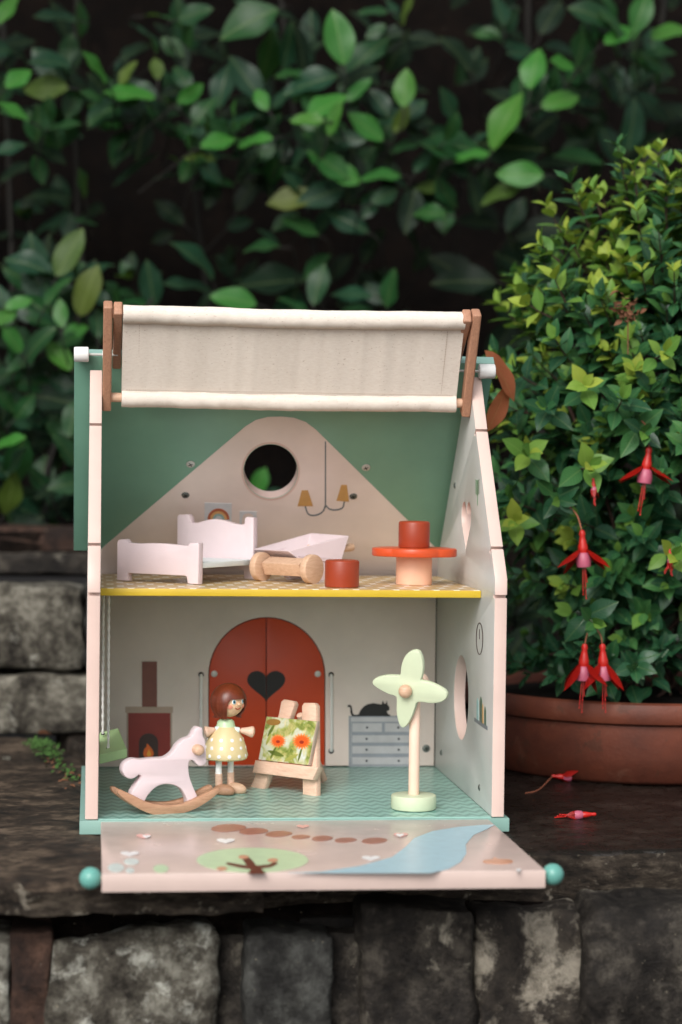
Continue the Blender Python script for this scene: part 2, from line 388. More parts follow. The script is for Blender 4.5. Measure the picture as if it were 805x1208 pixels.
def tube_bm(bm, path, r, seg=8):
    P = [V(p) for p in path]; rings = []; nrm = None
    for i, p in enumerate(P):
        t = (P[min(i+1, len(P)-1)]-P[max(i-1, 0)]).normalized()
        if nrm is None: nrm = t.orthogonal().normalized()
        nrm = (nrm-t*nrm.dot(t)).normalized(); bn = t.cross(nrm)
        rr = r[i] if isinstance(r, (list, tuple)) else r
        rings.append([bm.verts.new(p+(nrm*math.cos(2*PI*k/seg)+bn*math.sin(2*PI*k/seg))*rr) for k in range(seg)])
    for a, b in zip(rings, rings[1:]):
        for k in range(seg): bm.faces.new((a[k], a[(k+1) % seg], b[(k+1) % seg], b[k]))
    bm.faces.new(rings[0]); bm.faces.new(rings[-1])
def tube(path, r, seg=10):
    bm = bmesh.new(); tube_bm(bm, path, r, seg); return finish(bm, 40)

# ------------------------------------------------------------------ ground, terrace, walls, steps
G = -.0145
def rough_sheet(x0, x1, y0, y1, nx, ny, zf):
    bm = bmesh.new(); g = [[bm.verts.new((x0+(x1-x0)*i/nx, y0+(y1-y0)*j/ny, zf(x0+(x1-x0)*i/nx, y0+(y1-y0)*j/ny))) for i in range(nx+1)] for j in range(ny+1)]
    for j in range(ny):
        for i in range(nx): bm.faces.new((g[j][i], g[j][i+1], g[j+1][i+1], g[j+1][i]))
    return finish(bm, 60)
def gz(x, y): return -.42+.02*noise.noise(V((x*.7, y*.7, 0)))
put('ground', rough_sheet(-60, 60, -60, 60, 60, 60, gz), 'soil', kind='structure')

def fb(p, s, o=4): return noise.fractal(V(p)*s, 1.0, 2.1, o)
def quad_slab(name, c, z, th, nu, nv, mat, parent, seed=0, rough=.0016, edge=.006, **kw):
    """flagstone between four corners with a riven top and broken edges"""
    c = [V((p[0], p[1], 0)) for p in c]
    def P(u, v): return (c[0]*(1-u)+c[1]*u)*(1-v)+(c[3]*(1-u)+c[2]*u)*v
    bm = bmesh.new(); rows = []
    prof = [(.0, -1), (.004, -.75), (-.002, -.5), (.003, -.25), (.001, -.08)]
    top = []
    for j in range(nv+1):
        r = []
        for i in range(nu+1):
            p = P(i/nu, j/nv); e = noise.noise_vector(p*22+V((seed, 0, 0)))*edge+noise.noise_vector(p*70+V((seed, 3, 0)))*edge*.4
            m = min(i, nu-i, j, nv-j)
            if m < 2: p = p+V((e.x, e.y, 0))
            h = rough*(fb((p.x, p.y*1.8, seed), 9)+.5*fb((p.x, p.y*2, seed), 34)+.3*fb((p.x, p.y*2, seed), 110, 3))
            if m == 0: h -= .0025+.002*noise.noise(p*40)
            r.append(bm.verts.new((p.x, p.y, z+h)))
        top.append(r)
    for j in range(nv):
        for i in range(nu): bm.faces.new((top[j][i], top[j][i+1], top[j+1][i+1], top[j+1][i]))
    ring = [top[0][i] for i in range(nu+1)]+[top[j][nu] for j in range(1, nv+1)]+[top[nv][i] for i in range(nu-1, -1, -1)]+[top[j][0] for j in range(nv-1, 0, -1)]
    cen = sum(c, V())/4; prev = ring; L = 5
    for k in range(1, L+1):
        cur = []
        for q in ring:
            d = V((q.co.x, q.co.y, 0))-cen; d.normalize()
            off = edge*1.1*fb((q.co.x*1.0, q.co.y, k*.013+seed), 30)+(.003 if k in (1, 2) else 0)
            cur.append(bm.verts.new((q.co.x+d.x*off, q.co.y+d.y*off, q.co.z-th*k/L)))
        for a in range(len(ring)): b = (a+1) % len(ring); bm.faces.new((prev[a], prev[b], cur[b], cur[a]))
        prev = cur
    bm.faces.new(prev)
    me = finish(bm, 50)
    for f in me.polygons: f.material_index = 0 if f.normal.z > .6 else 1
    return put(name, me, [mat, 'slab_edge'], parent, **kw)
terr = put('pavement', box(2.6, .9, .3, Matrix.Translation((.4, .36, G-.205)), .01), 'mortar', kind='structure')
quad_slab('paving_slab', [(-.95, -.215), (.13, -.205), (-.06, .695), (-.95, .695)], G, .026, 170, 150, 'slab_l', terr, 1, .0028, label='brown riven slate slab at the left')
quad_slab('paving_slab', [(.14, -.112), (1.35, -.06), (1.35, .80), (-.05, .80)], G, .046, 200, 130, 'slab_r', terr, 5, .0014, label='dark wet slate slab under the pot')

def stone_bm(sx, sy, sz, seed, amp=.07, n=13):
    bm = bmesh.new(); bmesh.ops.create_cube(bm, size=1); bmesh.ops.subdivide_edges(bm, edges=list(bm.edges), cuts=n, use_grid_fill=True)
    m = min(sx, sy, sz); sv = V((seed*7.3, seed*3.1, seed))
    for v in bm.verts:
        p = V((v.co.x*sx, v.co.y*sy, v.co.z*sz))
        q = V((abs(v.co.x)*2, abs(v.co.y)*2, abs(v.co.z)*2)); k = sorted(q)[1]
        rnd = max(0, k-.86)*m*.22
        p -= V((math.copysign(rnd, p.x)*(q.x > .8), math.copysign(rnd, p.y)*(q.y > .8), math.copysign(rnd, p.z)*(q.z > .8)))
        p += noise.noise_vector(p*(1.1/m)+sv)*m*amp+noise.noise_vector(p*(4/m)+sv)*m*amp*.4+noise.noise_vector(p*(11/m)+sv)*m*amp*.26
        v.co = p
    return finish(bm, 60)
def stone(cx, cy, cz, sx, sy, sz, mat, parent, seed, amp=.07, **kw):
    return put('stone', stone_bm(sx, sy, sz, seed, amp), mat, parent, Matrix.Translation((cx, cy, cz)), **kw)
rw = thing('retaining_wall', (.3, -.05, -.42), 'low rough stone retaining wall under the slate slabs', 'wall')
put('wall_core', stone_bm(2.5, .36, .372, 44, .012, 60), 'mortar', rw, Matrix.Translation((.4, .041, -.242)))
YW = -.165
def wx(px): return at(px, 1150, YW).x
rows = [(-75, 12, 'st_grey'), (16, 58, 'st_red'), (62, 254, 'st_grey'), (288, 392, 'st_blue'), (427, 560, 'st_dark'), (564, 690, 'st_lich'), (697, 880, 'st_dark')]
zt, zb = at(400, 1096, YW).z, -.20
for k, (a, b, m) in enumerate(rows):
    x0, x1 = wx(a), wx(b); dz = .004*math.sin(k*2.1)
    if a >= 427: top = at(600, 1074, YW).z
    else: top = zt
    fy = -.01 if a < 290 else .012*(k % 2)
    stone((x0+x1)/2, YW+.07+fy, (top+zb)/2+dz, x1-x0+.006, .14, top-zb, m, rw, k+1, .10)
for a, b in ((253, 289), (391, 428)):
    x0, x1 = wx(a), wx(b); stone((x0+x1)/2, YW+.084, (zt+zb)/2-.006, x1-x0+.004, .14, zt-zb, 'st_dark', rw, 15+a, .09)
x = wx(-260); k = 20
while x < 1.25:                                     # lower course and ends, down to the ground
    wdt = random.uniform(.08, .17); stone(x+wdt/2, YW+.07, -.29, wdt-.004, .14, .16, random.choice(['st_dark', 'st_grey', 'st_blue']), rw, k, .06); x += wdt; k += 1
for x0, x1, m in ((-.75, -.58, 'st_dark'), (-.575, -.4, 'st_blue'), (-.395, -.26, 'st_grey'), (-.255, -.105, 'st_dark'), (.56, .74, 'st_blue'), (.745, .9, 'st_dark'), (.905, 1.15, 'st_grey')):
    stone((x0+x1)/2, YW+.07, (zt+zb)/2, x1-x0-.003, .14, zt-zb, m, rw, k, .05); k += 1
for x0, x1 in ((.17, .43), (.434, .62), (.625, .95)):  # thin dark course under the right slab
    stone((x0+x1)/2, -.075, -.071, x1-x0-.002, .11, .016, 'st_dark', rw, k, .12); k += 1

steps = thing('stone_steps', (0, .75, G), 'worn stone steps rising behind the left of the toy house', 'steps')
put('step_core', box(1.5, .32, .165, Matrix.Translation((-.4, .97, G+.08)), .003), 'mortar', steps)
k = 60
for z0, z1, segs in ((G, .058, ((-.75, -.42, 'st_dark'), (-.416, -.19, 'st_blue'), (-.188, .05, 'st_grey2'), (.054, .33, 'st_dark'))),
                     (.064, .166, ((-.75, -.35, 'st_blue'), (-.346, -.02, 'st_grey2'), (-.016, .33, 'st_blue')))):
    for a, b, m in segs:
        stone((a+b)/2, .80, (z0+z1)/2, b-a+.003, .15, z1-z0, m, steps, k, .10); k += 1
put('upper_core', box(1.6, .5, .062, Matrix.Translation((-.4, 1.27, .196)), .003), 'mortar', steps)
for z0, z1, segs in ((.168, .198, ((-.8, -.3, 'st_dark'), (-.297, .02, 'st_dark'), (.023, .33, 'slab_r'))), (.2, .232, ((-.8, -.2, 'st_dark'), (-.197, .33, 'st_red')))):
    for a, b, m in segs: stone((a+b)/2, 1.06 if z0 < .19 else 1.08, (z0+z1)/2, b-a, .12, z1-z0, m, steps, k, .12); k += 1
def bz(x, y): return (.215 if x < .36 else -.02)+max(0, y-1.62)*4.2+.03*fb((x, y, 2), 3)
put('hedge_ground_backing', rough_sheet(-3, 4, .83 if False else 1.1, 2.1, 70, 24, bz), 'soil', kind='structure')  # ground rising to a dark backing, added so hedge gaps read as shade
put('flower_bed', rough_sheet(.36, 3, .78, 1.3, 40, 14, lambda x, y: -.03+.015*fb((x, y, 0), 8)), 'soil', kind='structure')

# moss in the joint on the left, and bits on the slab
# (moss itself is laid after the leaf builder)
# ------------------------------------------------------------------ THE TOY HOUSE
W, D, T = .36, .328, .0117
ZE, ZR, YR, ZY = .2195, .4105, .152, .2046
FR = V((0, -1, 0))
H = thing('dollhouse', (W/2, D/2, -.0135), 'open wooden dollhouse with a green roof and canvas awning, standing on the slate slab', 'dollhouse')

def wall_profile():
    pts = [(0, 0), (0, .2015), (.007, .2015), (.007, .2045), (0, .2045), (0, ZE)]
    s = V((YR, ZR-ZE)); L = s.length; d = s/L; nn = V((d.y, -d.x))
    for zc in (.247, .3575):
        t = (zc-ZE)/(ZR-ZE)*L; a = V((0, ZE))+d*(t-.0016); b = V((0, ZE))+d*(t+.0016)
        pts += [tuple(a), tuple(a+nn*.008), tuple(b+nn*.008), tuple(b)]
    pts += [(YR-.004, ZR), (YR+.006, ZR), (D+.001, ZE), (D+.001, 0)]
    return pts
def heart(cx, cy, s, n=40, k=1.0):
    o = []
    for i in range(n):
        t = 2*PI*i/n; o.append((cx+s*k*16*math.sin(t)**3/17, cy+s*(13*math.cos(t)-5*math.cos(2*t)-2*math.cos(3*t)-math.cos(4*t)+2)/17))
    return o
wp = wall_profile()
holes = [[(.171+.042*math.cos(2*PI*i/48), .0915+.042*math.sin(2*PI*i/48)) for i in range(48)], heart(.156, .2635, .029, 48)]
# right wall: interior face X=W looks toward -X ; frame(-X): u=(0,0,1)x(-1,0,0)=(0,-1,0)
def side(X, nx, mirror):
    me = plate_mesh([[(-y if nx < 0 else y, z) for y, z in lp] for lp in [wp]+holes], (X, 0, 0), (nx, 0, 0), T, .0007, True)
    return put('side_wall', me, ['side', 'pink_edge'], H)
sw_l = side(0, 1, 0); sw_r = side(W, -1, 0)
# base and lower floor
put('base_board', box(W+2*.0165, D+.024, .0125, Matrix.Translation((W/2, (D+.022)/2-.0015, -.00725)), .0008), 'teal', H)
put('chevron_floor', box(W-.0004, D-.0006, .0009, Matrix.Translation((W/2, D/2, -.00045)), 0), 'chevron', H)
# upper floor
uf = put('upper_floor', box(W-.0006, D-.0668-.001, .0066, Matrix.Translation((W/2, (D+.0668)/2, ZY-.0033-.0004)), .0006), 'yellow', H)
put('patterned_top', box(W-.002, D-.0668-.004, .0008, Matrix.Translation((W/2, (D+.0668)/2, ZY-.0003)), 0), 'dotted', uf)
# back wall with arched doorway
BO = V((0, D, 0))
def arch(px0, px1, top, bot, n=24):
    c = (px0+px1)/2; r = (px1-px0)/2; ysp = top+r
    return [(px1, bot), (px0, bot), (px0, ysp)]+[(c-r*math.cos(PI*i/n), ysp-r*math.sin(PI*i/n)) for i in range(1, n)]+[(px1, ysp)]
door_out = arch(246, 384, 728, 903)
hole = trace(door_out, BO, FR)
bw_loops = [[(.0008, .0008), (W-.0008, .0008), (W-.0008, ZY-.0085), (.0008, ZY-.0085)], hole]
bw = put('back_wall', plate_mesh(bw_loops, BO, FR, T, .0006, True), ['cream', 'pink_edge'], H)
# the two red door leaves with half a heart cut in each
A = arch(247, 383, 729, 902.5); c = 314.3
la = [p for p in A if p[0] <= c]; ra = [p for p in A if p[0] > c]
hp = heart(0, 0, 1, 60); hx = max(p[0] for p in hp); ylo, yhi = min(p[1] for p in hp), max(p[1] for p in hp)
def hpx(p): return (c+p[0]/hx*22.5, 828.5-(p[1]-ylo)/(yhi-ylo)*37)
half_r = [hpx(p) for p in hp[:31]]; half_l = [hpx(p) for p in hp[30:]]+[hpx(hp[0])]
half_r = [(max(p[0], c+.5), p[1]) for p in half_r]; half_l = [(min(p[0], c-.5), p[1]) for p in half_l]
ll = [(c-.5, 902.5), (247, 902.5)]+[p for p in A[2:] if p[0] < c-1]+[(c-.5, 729)]
rl = [(c+.5, 729)]+[p for p in A[2:] if p[0] > c+1]+[(383, 902.5), (c+.5, 902.5)]
DO = V((0, D+.0012, 0))
for lp, sx, hh in ((ll, 253, half_l), (rl, 375, half_r)):
    d = put('door', plate_mesh([trace(lp, DO, FR)], DO, FR, .009, .0005), 'door_red', H)
    decal('half_heart_print', hh, DO, FR, 'black', d, 0, .0005)
    p = at(sx, 795, D+.001); put('door_screw', lathe([(0, .0012), (.003, .0008), (.0036, 0), (0, 0)], up_to(p, p+FR), 16), 'metal', d)
# cord loops either side of the door
for px, y0, y1 in ((237.5, 796, 886), (391, 796, 886)):
    a, b = at(px, y0, D-.001), at(px, y1, D-.001)
    put('white_cord', tube([a+V((0, .004, 0)), a+V((0, -.0006, -.0005)), a+V((0, -.0016, -.003)), b+V((0, -.0016, .003)), b+V((0, -.0006, .0005)), b+V((0, .004, 0))], .0017, 8), 'white', H)
    for p in (a, b): put('cord_hole', lathe([(0, .0004), (.0029, .0003), (.0029, 0), (0, 0)], up_to(p+V((0, .0006, 0)), p+V((0, -1, 0))), 16), 'dark_gap', bw)
def screw(px, py, O, n, r=.004, mat='metal', parent=None):
    p = hit(px, py, O, n); n = V(n).normalized(); M4 = up_to(p, p+n)
    s = put('screw', lathe([(0, .0012), (r*.55, .0012), (r*.95, .0006), (r, 0), (0, 0)], M4, 20), mat, parent or H)
    bm = bmesh.new()
    for a in (.5, .5+PI/2): box_bm(bm, M4 @ Matrix.Rotation(a, 4, 'Z') @ Matrix.Translation((0, 0, .0012)), r*1.1, r*.22, .0004)
    put('screw_slot', finish(bm, 0), 'dark_gap', s)
screw(503, 883, BO, FR, .0042, 'dull')

# roof board, slanting from the ridge to the back eave
rs = V((0, D-YR, ZE-ZR)).normalized(); RN = V((0, rs.z, -rs.y)); RN = RN if RN.y < 0 else -RN       # inner side: towards the room
RO = V((0, YR+.010, ZR)) + V((0, .0015, .001))
def rh(x, y): return hit(x, y, RO, RN)
u_, v_, w_ = frame(RN)
xl, xr = -.0270, W+.0255
top_v = (V((0, YR-.002, ZR+.0125))-RO).dot(v_)
bot_v = (V((0, D, ZE))-RO).dot(v_)+.004
outl = [(xl, bot_v), (xr, bot_v), (xr, top_v), (xl, top_v)]
hole_px = circ(319.5, 556, 31.5, 31.5, 40)
rl_ = [outl, loc2([rh(*p) for p in hole_px], RO, RN)]
roof = put('roof_board', plate_mesh(rl_, RO, RN, .0105, .0006, True), ['green', 'teal'], H)
roof.data.materials[1] = M['teal']
for f in roof.data.polygons:        # the cut of the round window is pale wood, the outer edge teal
    if f.material_index == 1 and (f.center-rh(319.5, 556)).length < .05: f.material_index = 2
roof.data.materials.append(M['pink_edge'])
gab = [(121.5, 646), (290, 503), (302, 495.5), (316, 492), (332, 491.5), (347, 493), (361, 498), (373, 507), (520, 652), (519, 672), (117, 676)]
gable = decal('gable_print', gab, RO, RN, 'cream', roof, 0, .0004, .0003, holes=[circ(319.5, 556, 32.4, 32.4, 40)])
decal('window_ring', circ(319.5, 556, 34.5, 34.5, 40), RO, RN, 'pink_edge', roof, 0, .0007, .0003, holes=[circ(319.5, 556, 32.2, 32.2, 40)])
for a in ((225, 547.5, .0045, 'metal'), (432, 551.5, .0045, 'metal'), (219, 584, .0042, 'dull'), (417, 585.5, .0042, 'dull')):
    screw(a[0], a[1], RO+RN*.0005, RN, a[2], a[3], roof)
b2 = bot_v+.003; b4 = bot_v-.006; b3 = (V((0, D, ZY-.004))-RO).dot(v_)-.032
put('gable_foot', plate_mesh([[(-.011, b3), (W+.011, b3), (W+.011, b4), (W-.0006, b4), (W-.0006, b2), (.0006, b2), (.0006, b4), (-.011, b4)]], RO+RN*.0003, RN, .008, .0003), 'cream', bw)
# chandelier print
def strip(path, wd):
    P = [V((p[0], p[1])) for p in path]; L, R_ = [], []
    for i, p in enumerate(P):
        t = (P[min(i+1, len(P)-1)]-P[max(i-1, 0)]).normalized(); n = V((-t.y, t.x))*wd/2; L.append(tuple(p+n)); R_.append(tuple(p-n))
    return L+R_[::-1]
def c2(q): return (320+q[0]*.3727, 330+q[1]*.3727)
cp = [strip([(384.2, 521), (384.2, 599)], 1.5), strip(cro([c2(p) for p in ((172, 715), (163, 735), (140, 746), (118, 742), (108, 717))], 5), 1.6), strip(cro([c2(p) for p in ((174, 715), (185, 726), (205, 729), (226, 722), (232, 702))], 5), 1.6)]
for q in cp: decal('chandelier_arm', q, RO, RN, 'p_grey', roof, 0, .0007)
for q in (((97, 667), (117, 667), (133, 717), (84, 717)), ((222, 650), (240, 650), (247, 703), (207, 700))): decal('lampshade_print', [c2(p) for p in q], RO, RN, 'p_ochre', roof, 0, .0008)
# framed pictures printed on the gable
pic = decal('picture_print', [(241.5, 593), (273.5, 594), (273.5, 632), (241.5, 631)], RO, RN, 'p_sheet', roof, 0, .0007)
for r0, r1, m in ((13, 10, 'p_rb1'), (10, 7, 'p_rb2'), (7, 4.5, 'p_rb3')):
    q = [(258-r0*math.cos(PI*i/14), 613-r0*math.sin(PI*i/14)) for i in range(15)]+[(258+r1*math.cos(PI*i/14), 613-r1*math.sin(PI*i/14)) for i in range(15)]
    decal('rainbow_band', q, RO, RN, m, pic, 0, .0010)
decal('picture_print', [(283, 603), (303, 603.5), (303, 632), (283, 632)], RO, RN, 'p_sheet', roof, lift=.0007, holes=[[(287, 608), (299, 608.3), (299, 628), (287, 628)]])
# back wall prints
def c4(x, y): return (110+x*.1863, 770+y*.1863)
def rect(a, b, c, d): return [(a, b), (c, b), (c, d), (a, d)]
def R4(a, b, c, d): return [c4(*p) for p in rect(a, b, c, d)]
fp = decal('fireplace_print', R4(212, 370, 500, 722), BO, FR, 'p_tan', bw)
decal('mantel_print', R4(204, 342, 506, 380), BO, FR, 'p_tan', fp, 0, .0008)
decal('chimney_print', R4(310, 56, 405, 343), BO, FR, 'p_brown', fp, 0, .0008)
decal('hearth_print', R4(223, 382, 489, 722), BO, FR, 'p_red', fp, 0, .0010)
decal('fire_opening', [c4(290, 722)]+[c4(351-61*math.cos(PI*i/12), 570-60*math.sin(PI*i/12)) for i in range(13)]+[c4(412, 722)], BO, FR, 'p_dk', fp, 0, .0013)
decal('flame', [c4(*p) for p in ((318, 640), (325, 610), (338, 595), (342, 575), (358, 592), (375, 612), (384, 640), (372, 662), (350, 668), (328, 662))], BO, FR, 'p_flame', fp, 4, .0016)
decal('flame', [c4(*p) for p in ((340, 645), (348, 625), (354, 612), (364, 632), (366, 648), (352, 660))], BO, FR, 'p_yel', fp, 4, .0019)
def c6(x, y): return (395+x*.1822, 750+y*.1822)
def R6(a, b, c, d): return [c6(*p) for p in rect(a, b, c, d)]
cb = decal('cabinet_print', R6(92, 519, 520, 852), BO, FR, 'p_cab', bw)
decal('cabinet_panel', R6(106, 528, 508, 845), BO, FR, 'p_draw', cb, 0, .0007)
for r in ((108, 556, 506, 628), (108, 628, 506, 697), (108, 697, 506, 770), (108, 770, 506, 842)): decal('drawer_line', R6(*r), BO, FR, 'p_cab', cb, 0, .0009)
for r in ((114, 567, 306, 622), (326, 567, 498, 622), (114, 645, 498, 691), (114, 714, 498, 762), (114, 787, 498, 833)):
    decal('drawer_print', R6(*r), BO, FR, 'p_draw', cb, 0, .0012)
    yc = (r[1]+r[3])/2
    for x in ([(r[0]+r[2])/2] if r[1] == 567 else [207, 415]): decal('knob_print', [c6(x+8*math.cos(a*PI/5), yc+8*math.sin(a*PI/5)) for a in range(10)], BO, FR, 'p_knob', cb, 0, .0015)
catp = [(112, 521), (101, 495), (103, 470), (96, 459), (84, 463), (84, 450), (98, 446), (110, 456), (114, 480), (118, 502), (128, 512), (155, 510), (165, 485), (188, 458), (215, 443), (250, 436), (285, 442), (304, 445), (311, 420), (322, 440), (331, 439), (338, 420), (343, 446), (355, 462), (354, 480), (338, 490), (346, 506), (361, 514), (360, 521)]
decal('cat_print', [c6(*p) for p in catp], BO, FR, 'black', bw, 0, .0006)

# right wall prints
RWO = V((W, 0, 0)); NX = V((-1, 0, 0))
def c7(x, y): return (500+x*.3315, 530+y*.3315)
q = [c7(*p) for p in circ(198, 674, 12.5, 58, 32)]; qi = [c7(*p) for p in circ(198, 674, 10.5, 54, 32)]
ck = decal('clock_print', q, RWO, NX, 'p_dk', sw_r, 0, .0004, holes=[qi])
decal('clock_hand', [c7(*p) for p in ((197.4, 640), (198.6, 640), (198.6, 676), (197.4, 676))], RWO, NX, 'p_dk', ck)
sh = decal('shelf_print', [c7(*p) for p in ((180, 955), (226, 985), (226, 1000), (180, 968))], RWO, NX, 'p_grey', sw_r)
for a, b, t, m in ((188, 194, 885, 'p_rb3'), (199, 207, 880, 'p_dgreen'), (207.5, 212, 905, 'p_ochre'), (215, 221, 915, 'p_dgreen')):
    decal('bottle_print', [c7(a, 960+(a-188)*.65), c7(a, t+14), c7((a+b)/2, t), c7(b, t+16), c7(b, 962+(b-188)*.65)], RWO, NX, m, sh)
lf = decal('leaf_sprig_print', strip([c7(190, 110), c7(191, 200)], .5), RWO, NX, 'p_green', sw_r)
for i in range(6):
    for s in (-1, 1):
        y = 112+i*9; decal('leaf_print', [c7(190, y+8), c7(190+s*5, y+1), c7(190+s*8, y-5), c7(190+s*3, y-2)], RWO, NX, 'p_green', lf)
for px, py in ((537, 573), (521, 888), (566, 929)): screw(px, py, RWO, NX, .0032, 'dull', sw_r)

# front panel folded down as a painted garden
ZD = -.0020
fp_me = plate_mesh([[(.0025, -.2477), (W-.0025, -.2477), (W-.0025, -.0015), (.0025, -.0015)]], (0, 0, ZD), (0, 0, 1), .0150, .0012, False)
M['panel'] = paint('front_panel_varnish', C(208, 186, 178), .24, .6)
FP = put('front_panel', fp_me, 'panel', H)
ZO = V((0, 0, ZD)); UPV = V((0, 0, 1))
def c8(p): return (380+p[0]*.3727, 955+p[1]*.3727)
def c9(p): return (110+p[0]*.3478, 955+p[1]*.3478)
river = [c8(p) for p in ((545, 47), (430, 55), (350, 68), (292, 90), (262, 120), (222, 150), (120, 178), (0, 195))]+[(350, 1030), (318, 1034)]+[(318, 1032.5), (480, 1031.5)]+[c8(p) for p in ((335, 204), (400, 190), (440, 165), (457, 138), (455, 110), (480, 80), (560, 50))]
river = [(min(px, 9999), min(py, 1030.5)) for px, py in river]
def dd(name, q, m, parent, sm=0, lift=.0004): return decal(name, q, ZO, UPV, m, parent, sm, lift)
rv = [c8(p) for p in ((548, 47), (500, 49), (430, 55), (350, 68), (292, 90), (262, 120), (222, 150), (120, 178), (0, 196))]+[(340, 1029.5), (480, 1029.5)]+[c8(p) for p in ((345, 200), (400, 188), (440, 165), (457, 138), (455, 110), (480, 80), (520, 62))]
dd('river_print', rv, 'p_river', FP, 0)
dd('tree_canopy_print', circ(298, 1014.5, 66, 14.5, 32), 'p_canopy', FP)
dd('tree_trunk_print', [c9(p) for p in ((524, 217), (537, 202), (500, 197), (462, 188), (450, 183), (456, 178), (505, 187), (522, 189), (512, 176), (506, 166), (530, 163), (542, 174), (554, 190), (596, 186), (614, 177), (628, 182), (606, 194), (570, 200), (586, 217))], 'p_trunk', FP, 0, .0007)
for x, y in ((437, 199), (511, 160), (610, 171)): dd('fruit_print', [c9((x+18*math.cos(a*PI/6), y+6*math.sin(a*PI/6))) for a in range(12)], 'p_log', FP, 0, .0009)
for x, y, a, b in ((460, 62, 60, 13), (545, 73, 50, 11), (630, 82, 46, 10), (705, 92, 32, 7), (778, 97, 36, 9), (857, 103, 38, 8), (955, 105, 44, 10)):
    q = [(x-a, y+b*.3), (x-a*.6, y-b*.7), (x+a*.3, y-b), (x+a, y-b*.3), (x+a*.6, y+b*.6), (x-a*.4, y+b)]
    dd('stepping_stone_print', [c9(p) for p in q], 'p_stone', FP, 3)
def hpr(x, y, a, b, m, f=c9, lift=.0008): dd('heart_print', [f((x+a*p[0]*1.05, y-b*p[1])) for p in heart(0, 0, 1, 24)], m, FP, 0, lift)
hpr(172, 90, 26, 9, 'p_pinkh'); hpr(182, 91, 14, 6, 'p_white', c9, .0012); hpr(450, 106, 32, 10, 'p_white'); hpr(125, 150, 32, 10, 'p_white'); hpr(712, 57, 22, 7, 'p_pinkh')
hpr(155, 154, 30, 9, 'p_white', c8); hpr(250, 80, 24, 8, 'p_pinkh', c8); hpr(247, 81, 13, 6, 'p_white', c8, .0012); hpr(622, 192, 8, 6, 'p_white', c8)
dd('log_print', [c8(p) for p in ((512, 160), (540, 156), (545, 150), (560, 156), (598, 158), (602, 168), (560, 172), (515, 168))], 'p_log', FP, 3)
for x, y, a, b, m in ((78, 197, 28, 15, 'p_pale'), (130, 176, 26, 11, 'p_pale'), (230, 200, 26, 14, 'p_canopy'), (125, 206, 15, 9, 'p_pale')): dd('bush_print', circ(*c9((x, y)), a*.3478, b*.3478, 20), m, FP, 0, .0005)
for px, sx in ((107, -1), (652.5, 1)):
    p = at(px, 1036 if sx < 0 else 1031.5, -.236)
    k = put('knob', lathe(ball(.0089, 16), Matrix.Translation(p), 28), 'ball', FP)
    put('knob_peg', tube([p, V((.003 if sx < 0 else W-.003, p.y, p.z))], .0025), 'wood', k)

# awning over the ridge: cloth on two rods between slats
YT, ZT_, YB, ZB = .095, .4620, .140, .3845
aw_p = []
def sect(y0, z0, y1, z1, r0, r1):
    """closed cross-section of the cloth: a sleeve at each end and a sheet between"""
    o = []
    d = V((y1-y0, z1-z0)).normalized(); n = V((-d.y, d.x)); n = n if n.x > 0 else -n
    a0 = math.atan2(-d.y, -d.x)
    for i in range(17): a = a0+PI*.93-(PI*1.86)*i/16; o.append(V((y0, z0))+V((math.cos(a), math.sin(a)))*r0)
    for i in range(17): a = a0+PI+PI*.93-(PI*1.86)*i/16; o.append(V((y1, z1))+V((math.cos(a), math.sin(a)))*r1)
    return o
XC0, XC1 = at(145.5, 372, YT).x, at(548, 376, YT).x
sec = sect(YT, ZT_, YB, ZB, .0088, .0088)
bm = bmesh.new(); NX_ = 140; rings = []
for i in range(NX_+1):
    t = i/NX_; x = XC0+(XC1-XC0)*t; ring = []
    for k, q in enumerate(sec):
        wv = .0014*noise.noise(V((x*22, q.y*24, 1)))+.0007*noise.noise(V((x*75+q.y*40, q.y*60, 4)))+.0004*noise.noise(V((x*190, q.y*160, 2)))
        sag = -.0016*math.sin(PI*t)
        ring.append(bm.verts.new((x+(.0006*noise.noise(V((k*.4, 0, x*40))) if i in (0, NX_) else 0), q.x+wv, q.y+sag+wv*.6)))
    rings.append(ring)
K = len(sec)
for a, b in zip(rings, rings[1:]):
    for k in range(K): bm.faces.new((a[k], a[(k+1) % K], b[(k+1) % K], b[k]))
bm.faces.new(rings[0]); bm.faces.new(rings[-1])
awn = put('canvas_awning', finish(bm, 50), 'canvas', H)
dcl = V((0, YB-YT, ZB-ZT_)).normalized(); ncl = V((0, dcl.z, -dcl.y)); ncl = ncl if ncl.y < 0 else -ncl
def clo(x, t, lift): p = V((x, YT, ZT_))+dcl*t; return p+ncl*lift
Lc = V((0, YB-YT, ZB-ZT_)).length
def seam(x0, x1, t, lift, r=.00035):
    bm = bmesh.new(); n = int((x1-x0)/.0022)
    for i in range(n):
        a = x0+(x1-x0)*(i+.15)/n; b = x0+(x1-x0)*(i+.75)/n; tube_bm(bm, [clo(a, t, lift), clo(b, t, lift)], r, 5)
    return finish(bm, 60)
put('stitching', seam(XC0+.004, XC1-.004, Lc-.0112, .0052), 'p_tan', awn)
def band(x0, x1, t0, t1, l0, l1, nx=60):
    bm = bmesh.new(); g = []
    for j in range(5):
        t = t0+(t1-t0)*j/4; l = l0+(l1-l0)*j/4+.0008*math.sin(PI*j/4)
        g.append([bm.verts.new(clo(x0+(x1-x0)*i/nx, t+.0004*noise.noise(V((i*.5, j, 3))), l+.0004*noise.noise(V((i*.31, j*.5, 0))))) for i in range(nx+1)])
    for j in range(4):
        for i in range(nx): bm.faces.new((g[j][i], g[j][i+1], g[j+1][i+1], g[j+1][i]))
    r = bmesh.ops.solidify(bm, geom=list(bm.faces), thickness=.0007); return finish(bm, 50)
